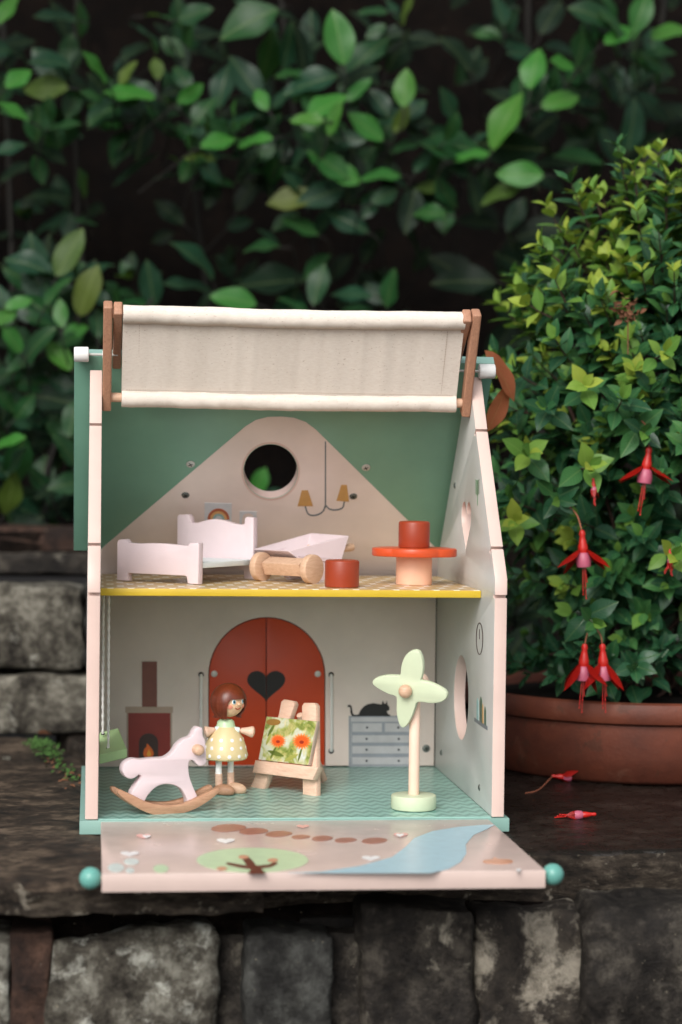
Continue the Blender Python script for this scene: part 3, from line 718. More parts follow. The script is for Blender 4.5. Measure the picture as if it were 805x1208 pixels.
for x in (XC0+.0155, XC1-.0155):
    bm = bmesh.new(); n = 26
    for i in range(n): tube_bm(bm, [clo(x, .010+(Lc-.021)*(i+.15)/n, .0024), clo(x, .010+(Lc-.021)*(i+.8)/n, .0024)], .0003, 5)
    put('stitching', finish(bm, 60), 'p_tan', awn)
put('rod', tube([(.004, YB, ZB), (W-.004, YB, ZB)], .0046, 16), 'wood_h', awn)
put('rod', tube([(.006, YT, ZT_), (W-.006, YT, ZT_)], .0042, 16), 'wood_h', awn)
def slat(x, a, b, th, wd, ext0, ext1):
    a, b = V((x, a[0], a[1])), V((x, b[0], b[1])); d = (b-a).normalized(); a = a-d*ext0; b = b+d*ext1
    m = axes((a+b)/2, (1, 0, 0), d.cross(V((1, 0, 0))), d)
    return put('slat', box(th, wd, (b-a).length, m, .002, 3), 'wood_d', awn)
for s in (0, 1):
    x1 = .0046 if s == 0 else W-.0046; x2 = .0140 if s == 0 else W-.0140
    slat(x1, (YT, ZT_), (YB, ZB), .0086, .015, .010, .012)
    slat(x2, (YT, ZT_), (YR+.004, .425), .0084, .015, .0095, .012)
for a, b, sx in ((at(87.5, 418, YR-.01), at(105, 418, YR-.01), -1), (at(584, 438, YR-.01), at(565, 438, YR-.01), 1)):
    k = put('axle_knob', lathe(cyl(.0073, (b-a).length, .0012), up_to(a, b), 28), 'white', H)
    e = V((.0150 if sx < 0 else W-.0150, b.y, b.z)); put('axle_pin', tube([b, e], .0013), 'metal', k)
    put('pin_cap', lathe([(0, 0), (.0034, 0), (.0042, .003), (.0026, .007), (0, .007)], up_to(V((0 if sx < 0 else W-.0225, b.y, b.z)), V((1, b.y, b.z))), 18), 'white', k)

# ------------------------------------------------------------------ toys
TOYS = 'toys in the dollhouse'
# swing
swg = thing('swing', at(130, 885, .15), 'pale green toy swing seat hanging on white cords at the left inside the dollhouse', 'swing')
tp = [at(115.6, 864, .18), at(139.8, 858.5, .18), at(150, 883.6, .125), at(115.6, 891, .125)]
for p in tp: p.x = max(p.x, .0012)
dn = V((0, 0, -.0088))
bm = bmesh.new(); a = [bm.verts.new(p) for p in tp]; b = [bm.verts.new(p+dn) for p in tp]
bm.faces.new(a); bm.faces.new(b[::-1])
for i in range(4): bm.faces.new((a[i], a[(i+1) % 4], b[(i+1) % 4], b[i]))
bmesh.ops.bevel(bm, geom=list(bm.edges), offset=.0009, segments=2, affect='EDGES')
seat = put('seat', finish(bm, 40), 'seat_green', swg)
for px, py, Yc in ((121.6, 866, .165), (128, 883, .138)):
    e = at(px, py, Yc); t0 = at(px+.5, 704, Yc); t0.z = ZY-.0072
    path = [t0.lerp(e, i/60) for i in range(61)]
    bm = bmesh.new()
    for ph in (0, PI): tube_bm(bm, [p+V((math.cos(i*.9+ph), math.sin(i*.9+ph), 0))*.0006 for i, p in enumerate(path)], .0009, 6)
    put('cord', finish(bm, 60), 'cord', swg)
    put('cord_hole', lathe([(0, .0006), (.0021, .0005), (.0021, 0), (0, 0)], up_to(e+V((0, 0, 0)), e+V((0, -.35, .9))), 12), 'dark_gap', seat)
# rocking horse
HN = V((.30, -.954, 0)); HO = V((.061, .026, 0))
hr = thing('rocking_horse', (HO.x, HO.y, 0), 'pale pink rocking horse on two brown wooden rockers at the left front of the floor', 'rocking horse')
hb = [(660, 474), (678, 471), (695, 480), (697, 522), (710, 552), (717, 610), (719, 690), (702, 712), (678, 719), (655, 705), (641, 688), (617, 683), (606, 712), (612, 780), (636, 850), (668, 925), (672, 965), (606, 965), (594, 925), (562, 868), (520, 842), (470, 833), (425, 840), (388, 862), (352, 900), (330, 940), (322, 985), (262, 960), (243, 896), (272, 842), (303, 795), (303, 780), (288, 775), (272, 790), (238, 800), (206, 785), (188, 748), (198, 708), (232, 680), (265, 671), (310, 676), (380, 669), (430, 667), (468, 660), (508, 630), (540, 582), (580, 548), (622, 532), (640, 500)]
B0 = HO-HN*.0072
board('body', [c4(*p) for p in hb], B0, HN, .0120, 'pink', hr, .0014, sm=3)
def rocker_px(dx=0, dy=0):
    top = [(160, 876), (176, 868), (205, 880), (262, 906), (330, 940), (400, 960), (500, 966), (580, 954), (660, 922), (740, 880), (790, 858), (803, 866)]
    bot = [(801, 884), (740, 936), (650, 990), (550, 1024), (450, 1036), (370, 1024), (290, 990), (220, 945), (168, 903)]
    return [c4(x+dx, y+dy) for x, y in top+bot]
board('rocker', rocker_px(), HO, HN, .0072, 'rocker', hr, .0012, sm=3)
r2 = [hit(x, y, HO, HN)-HN*.0192 for x, y in rocker_px()]
O2 = HO-HN*.0192
put('rocker', plate_mesh([cr(loc2(r2, O2, HN), 3)], O2, HN, .0072, .0012), 'rocker', hr)
pc = hit(*c4(658, 612), B0, HN)
put('handle_peg', lathe([(0, -.02), (.004, -.0195), (.0048, -.017), (.0050, -.002), (.0050, .006), (.0044, .0080), (.0028, .0092), (0, .0094)], up_to(pc, pc+HN), 24), 'wood', hr)
# doll
def c5(x, y): return (225+x*.2112, 780+y*.2112)
DY = .150
def dp(x, y, Y=DY): return at(*c5(x, y), Y)
dx = dp(195, 500).x
doll = thing('doll', (dx, DY, 0), 'wooden peg doll with brown hair and yellow spotted dress standing before the red door', 'doll')
hc = dp(212, 222); Rh = .0154
zdb, zdt = dp(195, 545).z, dp(195, 335).z
hgt = zdt-zdb
prof = [(0, 0), (.0200, 0), (.0214, .0012), (.0218, .004), (.0214, hgt*.18), (.0200, hgt*.36), (.0172, hgt*.56), (.0132, hgt*.74), (.0104, hgt*.84), (.0096, hgt*.86), (0, hgt*.86)]
body = put('dress', lathe(prof, Matrix.Translation((dx, DY, zdb)), 40), 'dress', doll)
put('collar', lathe([(0, hgt*.86), (.0096, hgt*.86), (.0088, hgt*.93), (.0082, hgt), (.0060, hgt+.002), (0, hgt+.002)], Matrix.Translation((dx, DY, zdb)), 32), 'p_canopy', doll)
dots = bmesh.new()
for j, (fz, cnt) in enumerate(((.12, 13), (.33, 12), (.54, 10))):
    for i in range(cnt):
        a = 2*PI*(i+.5*(j % 2))/cnt; z = hgt*fz
        r = None
        for (r0, z0), (r1, z1) in zip(prof[1:], prof[2:]):
            if z0 <= z <= z1: r = r0+(r1-r0)*(z-z0)/(z1-z0); sl_ = (r0-r1)/(z1-z0)
        n = V((math.cos(a), math.sin(a), sl_)).normalized(); p = V((dx+r*math.cos(a), DY+r*math.sin(a), zdb+z))
        bmesh.ops.create_uvsphere(dots, u_segments=12, v_segments=6, radius=.0019, matrix=Matrix.Translation(p) @ n.to_track_quat('Z', 'Y').to_matrix().to_4x4() @ Matrix.Diagonal((1, 1, .18, 1)))
put('dress_dots', finish(dots, 60), 'p_white', body)
hd = put('head', lathe(ball(Rh, 20, 1.02), Matrix.Translation(hc), 40), 'skin', doll)
fd = V((.60, -.80, -.04)).normalized(); fr = V((0, 0, 1)).cross(fd).normalized(); fu = fd.cross(fr)
def onhead(a, b, lift=0):      # a: to the doll's left along fr, b: up, in radians
    d = (fd*math.cos(a)*math.cos(b)+fr*math.sin(a)*math.cos(b)+fu*math.sin(b)).normalized(); return hc+d*(Rh+lift), d
def patch(name, a, b, ra, rb, mat, lift=.0002):
    p, d = onhead(a, b, lift); x = V((0, 0, 1)).cross(d).normalized(); y = d.cross(x)
    bm = bmesh.new(); bmesh.ops.create_uvsphere(bm, u_segments=14, v_segments=7, radius=1, matrix=axes(p, x, y, d) @ Matrix.Diagonal((ra, rb, .0005, 1)))
    return put(name, finish(bm, 60), mat, hd)
for a in (-.36, .36):
    patch('eye', a, .08, .0021, .0026, 'p_white'); patch('iris', a+.01, .07, .0014, .0019, 'p_eye', .0005); patch('pupil', a+.01, .07, .0007, .001, 'black', .0008)
    patch('cheek', a*1.7, -.26, .0028, .0024, 'p_blush')
    p = [onhead(a+s*.13, .25+.04*(1-s*s), .0004)[0] for s in (-1, -.5, 0, .5, 1)]; put('eyebrow', tube(p, .0004, 6), 'hair', hd)
put('nose', lathe(ball(.0016, 8), Matrix.Translation(onhead(0, -.08, .0004)[0]), 12), 'skin', hd)
put('mouth', tube([onhead(s*.22, -.42+.1*s*s, .0003)[0] for s in (-1, -.6, -.2, .2, .6, 1)], .0005, 6), 'p_mouth', hd)
# hair: a cap of strands falling from the crown, open at the face
bm = bmesh.new()
cap = []
nu, nv = 44, 18
for j in range(nv+1):
    for i in range(nu):
        az = 2*PI*i/nu; el = PI/2-(PI*.98)*j/nv
        facing = math.cos(az)
        low = -.98 if facing < .55 else (.22 if facing > .80 else .22-(.80-facing)/.25*1.20)
        e2 = PI/2-(PI/2-low)*j/nv
        d = (fd*math.cos(az)*math.cos(e2)+fr*math.sin(az)*math.cos(e2)+fu*math.sin(e2)).normalized()
        r = Rh*(1.08+.07*max(0, -math.sin(e2)))+.0006*math.sin(az*22)*math.cos(e2)
        cap.append(bm.verts.new(hc+d*r))
for j in range(nv):
    for i in range(nu):
        i2 = (i+1) % nu; f = (cap[j*nu+i], cap[j*nu+i2], cap[(j+1)*nu+i2], cap[(j+1)*nu+i])
        bm.faces.new(f)
bmesh.ops.remove_doubles(bm, verts=bm.verts, dist=2e-5)
bmesh.ops.solidify(bm, geom=list(bm.faces), thickness=.0012)
for i in range(70):
    az = random.uniform(.75, 2*PI-.75); path = []
    for q in range(7):
        e2 = .5-(1.36)*q/6; d = (fd*math.cos(az)*math.cos(e2)+fr*math.sin(az)*math.cos(e2)+fu*math.sin(e2)).normalized()
        path.append(hc+d*Rh*(1.10+.10*(q/6)**2))
    path.append(path[-1]+V((0, 0, -.0025))+V((random.gauss(0, .001), 0, 0)))
    tube_bm(bm, path, [.0009]*7+[.0004], 5)
put('hair', finish(bm, 50), 'hair', doll)
for s, (a, b) in ((-1, ((162, 372), (78, 392))), (1, ((236, 378), (352, 392)))):
    pa, pb = dp(*a), dp(*b); pa.y = DY-.004; pb.y = DY-.006; L = (pb-pa).length; M4 = up_to(pa, pb)
    arm = put('arm', lathe([(0, -.001), (.0024, 0), (.0027, L*.2), (.0025, L*.30), (.0016, L*.34), (.0016, L*.36), (.0026, L*.38), (.0034, L*.55), (.0046, L*.74), (.0056, L*.88), (.0052, L*.97), (.003, L*1.03), (0, L*1.05)], M4, 20), 'wood_x', doll)
    put('sleeve', lathe([(0, -.0015), (.0027, -.001), (.003, L*.18), (.0027, L*.31), (0, L*.32)], M4, 18), 'p_pale', arm)
for xc, Yl, sh_ in ((158, DY-.006, (178, 722)), (224, DY+.004, (255, 712))):
    tpp = dp(xc, 540, Yl); ft = dp(xc+2, 700, Yl)
    put('leg', tube([(tpp.x, Yl, tpp.z+.004), (tpp.x, Yl, .031*.62)], .0031, 16), 'p_white', doll)
    put('boot', tube([(tpp.x, Yl, .031*.64), (tpp.x+.0005, Yl, .006)], .0037, 16), 'wood_x', doll)
    c = dp(*sh_, Yl)
    bm = bmesh.new(); bmesh.ops.create_uvsphere(bm, u_segments=24, v_segments=14, radius=1, matrix=Matrix.Translation((tpp.x+.0048, Yl-.005, .0038)) @ Matrix.Rotation(-.55, 4, 'Z') @ Matrix.Diagonal((.0118, .0066, .0066, 1)))
    for v in bm.verts: v.co.z = max(v.co.z, .0002)
    put('shoe', finish(bm, 60), 'rocker' if xc < 200 else 'wood', doll)
# easel, with a painting resting on it
ea = V((.70, -.714, 0)); en0 = V((-.714, -.70, 0)); EN = (en0*math.cos(.17)+V((0, 0, 1))*math.sin(.17)).normalized()
EO = V((.204, .134, 0))
es = thing('easel', (.185, .16, 0), 'small pale wooden easel standing on the floor right of the doll', 'easel')
board('leg', [c5(*p) for p in ((330, 712), (490, 300), (505, 225), (520, 212), (572, 222), (580, 240), (560, 300), (405, 724))], EO, EN, .0075, 'wood_x', es, .0012)
board('leg', [c5(*p) for p in ((625, 748), (620, 250), (632, 232), (688, 232), (699, 248), (703, 755))], EO, EN, .0075, 'wood_x', es, .0012)
board('ledge', [c5(*p) for p in ((360, 552), (712, 592), (680, 664), (343, 622))], EO+EN*.0085, EN, .0085, 'wood_x', es, .001)
pb_ = EO-EN*.01; tpk = hit(*c5(610, 300), pb_, EN)
put('leg', tube([tpk, V((tpk.x+.03, tpk.y+.045, .003))], .0034, 12), 'wood_x', es)
PO = EO+EN*.0052
pt = thing('painting', tuple(hit(*c5(520, 570), PO, EN)), 'small square painting of orange flowers resting on the wooden easel', 'painting')
canv = board('stretcher', [c5(*p) for p in ((424, 308), (709, 335), (662, 582), (378, 550))], PO, EN, .0042, 'p_tan', pt, .0006)
bnd = decal('painted_front', [c5(*p) for p in ((426, 310), (704, 336), (657, 580), (380, 549))], PO, EN, 'meadow', pt)
eu, ev, ew = frame(EN)
fl_or = [flat('flower_orange', C(226, 92, 34), .4), flat('flower_orange_pale', C(240, 136, 64), .4)]
fl_c = flat('flower_heart', C(150, 44, 22), .5); fl_l = flat('painted_leaf', C(98, 112, 44), .5); fl_l2 = flat('painted_leaf_light', C(160, 160, 78), .5)
def flower_px(cx, cy, r, n=18):
    for lay, (k, m, lf) in enumerate(((1, fl_or[1], .0009), (.78, fl_or[0], .0012))):
        q = []
        for i in range(n*4):
            a = 2*PI*i/(n*4); rr = r*k*(1 if i % 4 in (1, 2) else .74); q.append(c5(cx+rr*math.cos(a), cy+rr*.86*math.sin(a)))
        decal('painted_petals', q, PO, EN, m, bnd, 0, lf)
    decal('painted_flower_heart', [c5(cx+r*.24*math.cos(a*PI/8), cy+4+r*.18*math.sin(a*PI/8)) for a in range(16)], PO, EN, fl_c, bnd, 0, .0015)
for a, b, wd, m in (((445, 545), (480, 470), 12, fl_l), ((600, 560), (622, 480), 12, fl_l), ((430, 500), (520, 530), 26, fl_l), ((520, 560), (600, 520), 22, fl_l2), ((430, 420), (470, 350), 16, fl_l), ((420, 470), (450, 400), 14, fl_l2), ((560, 480), (590, 500), 14, fl_l2)):
    mid = ((a[0]+b[0])/2+6, (a[1]+b[1])/2)
    A2, B2 = V(a), V(b); t = (B2-A2).normalized(); n = V((-t.y, t.x))*wd/2
    decal('painted_leaf', [c5(*p) for p in (tuple(A2), tuple(A2.lerp(B2, .5)+n), tuple(B2), tuple(A2.lerp(B2, .5)-n))], PO, EN, m, bnd, 4, .0007)
flower_px(488, 445, 44); flower_px(620, 448, 52)
decal('painted_bud', [c5(*p) for p in circ(462, 340, 40, 18, 20)], PO, EN, flat('bud', C(150, 110, 50)), bnd, 0, .0009)
# flower windmill
wm = thing('windmill', (.2945, .0465, 0), 'mint green four petal flower windmill on a pink post at the right of the floor', 'windmill')
bx, by = .2945, .0465
put('base', lathe(cyl(.0213, .0135, .0016), Matrix.Translation((bx, by, .0004)), 48), 'mint', wm)
hub = at(480, 814.5, by-.015); ptop = at(489.5, 803, by)
axd = (V((.50, .85, .16))).normalized()
put('post', lathe(cyl(.0052, ptop.z-.013, .001), Matrix.Translation((bx, by, .0135)), 24), 'mpink', wm)
petal = [(515, 93), (545, 105), (565, 150), (571, 210), (564, 262), (558, 290), (605, 300), (662, 324), (710, 354), (726, 382), (717, 411), (680, 433), (620, 439), (560, 432), (530, 436), (518, 470), (500, 522), (472, 574), (443, 597), (419, 580), (403, 530), (397, 470), (399, 412), (388, 391), (348, 380), (290, 350), (250, 322), (243, 300), (256, 279), (300, 262), (350, 256), (400, 257), (421, 254), (428, 200), (446, 145), (478, 107)]
WO = V(hub); WN = -axd
board('petal_fan', [c6(*p) for p in petal], WO, WN, .0065, 'mint', wm, .0016, sm=3)
put('hub', lathe(ball(.0064, 14), Matrix.Translation(WO+WN*.0035), 24), 'wood', wm)
put('axle', tube([WO, WO+axd*.040], .0028), 'wood', wm)
put('axle_cap', lathe([(0, 0), (.0060, 0), (.0074, .0015), (.0074, .006), (.006, .0078), (0, .008)], up_to(WO+axd*.032, WO+axd*.05), 24), 'mpink', wm)
# bed
def cb_(x, y): return (120+x*.236, 595+y*.236)
ba = V((.82, -.572, 0)); bb = V((.572, .82, 0)); BN = -bb
F0 = V((.058, .155, ZY)); bd = thing('bed', (.1, .22, ZY), 'pale pink toy bed with a curved headboard standing upstairs at the left', 'bed')
board('footboard', [cb_(*p) for p in ((76, 380), (78, 190), (84, 177), (118, 174), (132, 192), (180, 196), (240, 194), (310, 196), (380, 203), (432, 208), (440, 194), (482, 192), (486, 200), (482, 400), (430, 396), (424, 362), (416, 357), (136, 344), (130, 350), (130, 382))], F0, BN, .0085, 'pink', bd, .0009)
Hd0 = F0+bb*.112
hz = oz
def floor_fix(q, O): return q
board('headboard', [cb_(*p) for p in ((376, 350), (378, 62), (384, 52), (430, 50), (440, 62), (446, 92), (480, 92), (520, 80), (560, 73), (610, 80), (660, 96), (700, 102), (714, 96), (716, 70), (726, 62), (760, 66), (758, 372), (712, 372), (708, 330), (420, 312), (416, 350))], Hd0, BN, .0085, 'pink', bd, .0009)
fz = oz(0, 0, ZY)
ctr = F0+bb*.060+ba*.007
zm = at(*cb_(500, 290), .16).z
put('mattress_board', box(.072, .102, .0055, axes((ctr.x, ctr.y, zm-.002), ba, bb, (0, 0, 1)), .001), 'blue_board', bd)
# wheelbarrow
def c2b(x, y): return (280+x*.1988, 600+y*.1988)
wa = V((.70, -.714, 0)); wb = V((.714, .70, 0))
PR = oz(*c2b(442, 448), ZY); PR = V((PR.x+.0028, PR.y, ZY))
wbw = thing('wheelbarrow', (PR.x, PR.y+.03, ZY), 'pale pink toy wheelbarrow with two natural wood wheels, upstairs beside the bed', 'wheelbarrow')
rw_ = .0146
for k, o in enumerate((0, -.066)):
    p0 = PR+V((0, 0, rw_))+wa*(o-(.0 if k == 0 else .0)); e0 = p0-wa*.0075
    put('wheel', lathe(cyl(rw_, .0078, .0012), up_to(e0, p0+wa*.001), 32), 'wood', wbw)
ac = PR+V((0, 0, rw_+.0005))-wa*.037
put('axle_block', box(.049, .0150, .0135, axes(ac+V((0, 0, .0008)), wa, wb, (0, 0, 1)) @ Matrix.Rotation(.42, 4, 'X'), .0012), 'wood_h', wbw)
r_fl, r_fr = at(*c2b(94, 240), .222), at(*c2b(302, 251), .185)
r_br, r_bl = at(*c2b(665, 161), .235), at(*c2b(442, 145), .272)
dz_ = V((0, 0, -.030))
f_fr = at(*c2b(372, 305), .187); f_fl = f_fr+(r_fl-r_fr)*.93
f_br = V((r_br.x, r_br.y, 0))*.97+V((r_fr.x, r_fr.y, 0))*.03; f_br.z = f_fr.z-.004; f_br = f_br-wb*.010; f_bl = f_br+(r_bl-r_br)*.93
def shell(outer_t, outer_b, th):
    bm = bmesh.new(); c = sum(outer_t, V())/4
    it_ = [p+(V((c.x, c.y, p.z))-p).normalized()*th*1.3 for p in outer_t]; cb2 = sum(outer_b, V())/4
    ib = [p+(V((cb2.x, cb2.y, p.z))-p).normalized()*th*1.3+V((0, 0, th)) for p in outer_b]
    A_, B_, C_, D_ = [[bm.verts.new(p) for p in q] for q in (outer_t, outer_b, it_, ib)]
    for i in range(4):
        j = (i+1) % 4
        bm.faces.new((A_[i], A_[j], B_[j], B_[i])); bm.faces.new((C_[j], C_[i], D_[i], D_[j])); bm.faces.new((A_[j], A_[i], C_[i], C_[j]))
    bm.faces.new(B_); bm.faces.new(D_[::-1])
    bmesh.ops.recalc_face_normals(bm, faces=bm.faces)
    bmesh.ops.bevel(bm, geom=list(bm.edges), offset=.0006, segments=1, affect='EDGES')
    return finish(bm, 35)
put('tray', shell([r_fl, r_fr, r_br, r_bl], [f_fl, f_fr, f_br, f_bl], .0045), 'pink', wbw)
for s, (rt, fb_) in enumerate(((f_fr, f_br), (f_fl, f_bl))):
    q0 = rt.lerp(fb_, .45); q1 = rt.lerp(fb_, .75)
    off = wa*(-.005 if s == 0 else .005)
    bm = bmesh.new(); pts = [rt+off*.8+V((0, 0, .004)), fb_+off*.8+V((0, 0, .004)), V((q1.x, q1.y, ZY+.0005))+off, V((q0.x, q0.y, ZY+.0005))+off]
    A_ = [bm.verts.new(p+wa*.003) for p in pts]; B_ = [bm.verts.new(p-wa*.003) for p in pts]
    bm.faces.new(A_); bm.faces.new(B_[::-1])
    for i in range(4): bm.faces.new((A_[i], A_[(i+1) % 4], B_[(i+1) % 4], B_[i]))
    put('leg', finish(bm, 30), 'pink', wbw)
    h0 = fb_.lerp(V(r_br if s == 0 else r_bl), .45)+off; h0 = h0-wb*.006
    put('handle', lathe([(0, 0), (.0032, 0), (.0032, .012), (.0042, .020), (.0040, .024), (.002, .026), (0, .026)], up_to(h0, h0+wb+V((0, 0, .12))), 16), 'wood', wbw)
# stools and table
def stool_at(px, Yc, z, r, h, label):
    p = at(px, 690, Yc); t = thing('stool', (p.x, Yc, z), label, 'stool', 'rust red toy stools')
    put('stool_body', lathe([(0, 0), (r-.0012, 0), (r-.0003, .0004), (r, .0014), (r, h-.002), (r-.0005, h-.0008), (r-.0016, h-.0001), (r-.0026, h), (r*.78, h-.0006), (0, h-.0007)], Matrix.Translation((p.x, Yc, z+.0002)), 48), 'rust', t)
    return t
stool_at(403.5, .107, ZY, .0165, .0262, 'rust red cylinder stool standing on the upper floor beside the wheelbarrow')
TY = .160; tx = at(488.5, 680, TY).x
tb = thing('table', (tx, TY, ZY), 'toy table with an orange scalloped top on a peach round pedestal', 'table')
zt0 = at(489, 657, TY-.02).z; zt1 = at(489, 648, TY-.03).z+.0006
put('pedestal', lathe(cyl(.0178, zt0-ZY, .001), Matrix.Translation((tx, TY, ZY+.0002)), 48), 'peach', tb)
lob = []
for i in range(120):
    a = 2*PI*i/120; lob.append((tx+(.0385+.0042*abs(math.cos(2.5*(a+PI/2+.12)))**.8)*math.cos(a), TY+(.0385+.0042*abs(math.cos(2.5*(a+PI/2+.12)))**.8)*math.sin(a)))
put('tabletop', plate_mesh([lob], (0, 0, zt0+.0082), (0, 0, 1), .0082, .0016), 'orange', tb)
stool_at(488, TY, zt0+.0082, .0155, .0262, 'rust red cylinder stool set on top of the orange scalloped table')

# ------------------------------------------------------------------ pot, bush, flowers
PC = V((.615, .45)); 
potT = thing('terracotta_pot', (PC.x, PC.y, G), 'wide terracotta bowl pot standing on the wet slab at the right', 'pot')
put('bowl', lathe([(0, 0), (.172, 0), (.178, .004), (.187, .030), (.190, .056), (.190, .064), (.180, .064), (.172, .04), (.15, .03), (0, .03)], Matrix.Translation((PC.x, PC.y, G+.001)), 96), 'pot', potT)
put('rim', lathe([(.182, .066), (.192, .0655), (.197, .068), (.199, .073), (.199, .083), (.197, .088), (.192, .090), (.186, .088), (.182, .082), (.182, .066)], Matrix.Translation((PC.x, PC.y, G)), 96), 'pot', potT)
put('soil', lathe([(0, .080), (.1, .081), (.1835, .077), (.1835, .06), (0, .06)], Matrix.Translation((PC.x, PC.y, G)), 48), 'soil', potT, kind='stuff')

def leaf_geo(bm, uv, M4, L, Wd, fold=.25, curl=.3, n=6, tip=1.0, wav=0, sd=0):
    rows = []
    for i in range(n+1):
        t = i/n
        wv = (Wd*.5*math.sin(PI*t**.88)**1.05 if L < .04 else Wd*.5*math.sin(PI*t**.93)**.82) if 0 < t < 1 else 0
        ang = -curl*t*t
        c = V((0, L*t*(1-.12*abs(curl)*t), L*(-curl*.35*t*t)))
        if wv == 0: rows.append([(M4 @ c, (.5, t))]); continue
        zz = fold*wv; ww = wav*wv*math.sin(t*9+sd)
        rows.append([(M4 @ (c+V((-wv, 0, zz+ww))), (.5-.5*wv/(Wd*.5), t)), (M4 @ c, (.5, t)), (M4 @ (c+V((wv, 0, zz-ww))), (.5+.5*wv/(Wd*.5), t))])
    vs = [[(bm.verts.new(p), q) for p, q in r] for r in rows]
    for a, b in zip(vs, vs[1:]):
        for k in ((0, 1), (1, 2)):
            f = []
            for r, kk in ((a, k), (b, k[::-1])):
                if len(r) == 1: f.append(r[0])
                else: f += [r[kk[0]], r[kk[1]]]
            fc = bm.faces.new([x[0] for x in f]); fc.smooth = True
            for lp, x in zip(fc.loops, f): lp[uv].uv = x[1]
def leaf_mesh(L, Wd, fold, curl, mat, n=6, wav=0, sd=0):
    bm = bmesh.new(); uv = bm.loops.layers.uv.new('UVMap'); leaf_geo(bm, uv, Matrix.Identity(4), L, Wd, fold, curl, n, 1, wav, sd)
    me = bpy.data.meshes.new('leaf'); bm.to_mesh(me); bm.free(); me.materials.append(M[mat]); return me
def orient(p, d, n):
    y = d.normalized(); z = (n-y*n.dot(y)).normalized(); x = y.cross(z); return axes(p, x, y, z)

def foliage(root, leaves, variants, nmax=300, key=None):
    """leaves: (matrix with scale folded in, kind). The nmax that show largest become leaf objects, the rest one mass per material."""
    leaves = sorted(leaves, key=key or (lambda l: l[2]))
    for M4, kind, _ in leaves[:nmax]:
        put('leaf', random.choice(variants[kind]), None, root, M4)
    rest = {}
    for M4, kind, _ in leaves[nmax:]: rest.setdefault(kind, []).append(M4)
    mats = sorted(rest); 
    if not mats: return
    bm = bmesh.new(); uv = bm.loops.layers.uv.new('UVMap')
    for mi, kd in enumerate(mats):
        L, Wd, fo, cu = dims[kd]
        for M4 in rest[kd]:
            n0 = len(bm.faces); leaf_geo(bm, uv, M4, L, Wd, random.uniform(.5, 1.5)*fo, random.uniform(.2, 1.8)*cu, 5)
            bm.faces.ensure_lookup_table()
            for f in bm.faces[n0:]: f.material_index = mi
    me = bpy.data.meshes.new('foliage'); bm.to_mesh(me); bm.free()
    for kd in mats: me.materials.append(M[kd])
    put('foliage', me, None, root, kind='stuff')

dims = {'f_lime': (.029, .0160, .2, .35), 'f_light': (.030, .0160, .22, .4), 'f_mid': (.031, .0160, .22, .4), 'f_dark': (.034, .0170, .22, .45),
        'l_bright': (.062, .033, .18, .3), 'l_mid': (.066, .036, .2, .4), 'l_teal': (.068, .038, .2, .45), 'l_dark': (.07, .036, .2, .5), 'l_olive': (.06, .030, .2, .4)}
variants = {}
for kd, (L, Wd, fo, cu) in dims.items():
    variants[kd] = [leaf_mesh(L, Wd*random.uniform(.88, 1.12), fo*random.uniform(.5, 1.6), cu*random.uniform(.1, 2), kd, 9, .16 if kd[0] == 'l' else .08, i) for i in range(6)]

bush = thing('fuchsia_bush', (PC.x, PC.y, .05), 'dense fuchsia bush with small green leaves and hanging red flowers, growing in the terracotta pot', 'bush')
BC = V((.675, .48, .345)); BR = V((.240, .245, .345))
rb = random.Random(11)
bl = []; stems = bmesh.new()
def shoot(base, d, L, young, kinds, pair=.011, size=1, leaves=None, sb=None, stem_r=.0009, rng=rb, tipn=2):
    d = d.normalized(); side = d.orthogonal().normalized(); k = int(L/pair)
    if sb is not None: tube_bm(sb, [base, base+d*L*.5+V((0, 0, -.001)), base+d*L], [stem_r*1.4, stem_r, stem_r*.6], 5)
    ang = rng.random()*PI
    for i in range(k+1):
        t = i/max(1, k); p = base+d*L*t; ang += PI/2+rng.gauss(0, .2)
        spread = 1.15-.55*t+rng.gauss(0, .12); sc = size*(1.0-.28*t*t)*rng.uniform(.8, 1.2)
        for s in (0, PI):
            q = Matrix.Rotation(ang+s, 3, d) @ side
            dr = (d*math.cos(spread)+q*math.sin(spread)); dr.z -= .12*(1-t)
            up = (d*.9-q*.35+V((0, -.15, .55)))
            kd = kinds(t, young)
            leaves.append((orient(p, dr, up) @ Matrix.Scale(sc, 4), kd, 0))
    for i in range(tipn):
        q = Matrix.Rotation(ang+i*PI*2/tipn+.7, 3, d) @ side; dr = d*.85+q*.5
        leaves.append((orient(base+d*L, dr, d-q*.5+V((0, -.2, .3))) @ Matrix.Scale(size*.62, 4), kinds(1, young), 0))
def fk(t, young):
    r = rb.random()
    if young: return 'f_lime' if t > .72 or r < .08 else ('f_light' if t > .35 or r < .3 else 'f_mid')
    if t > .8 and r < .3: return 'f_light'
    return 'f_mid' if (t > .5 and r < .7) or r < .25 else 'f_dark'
cnt = 0
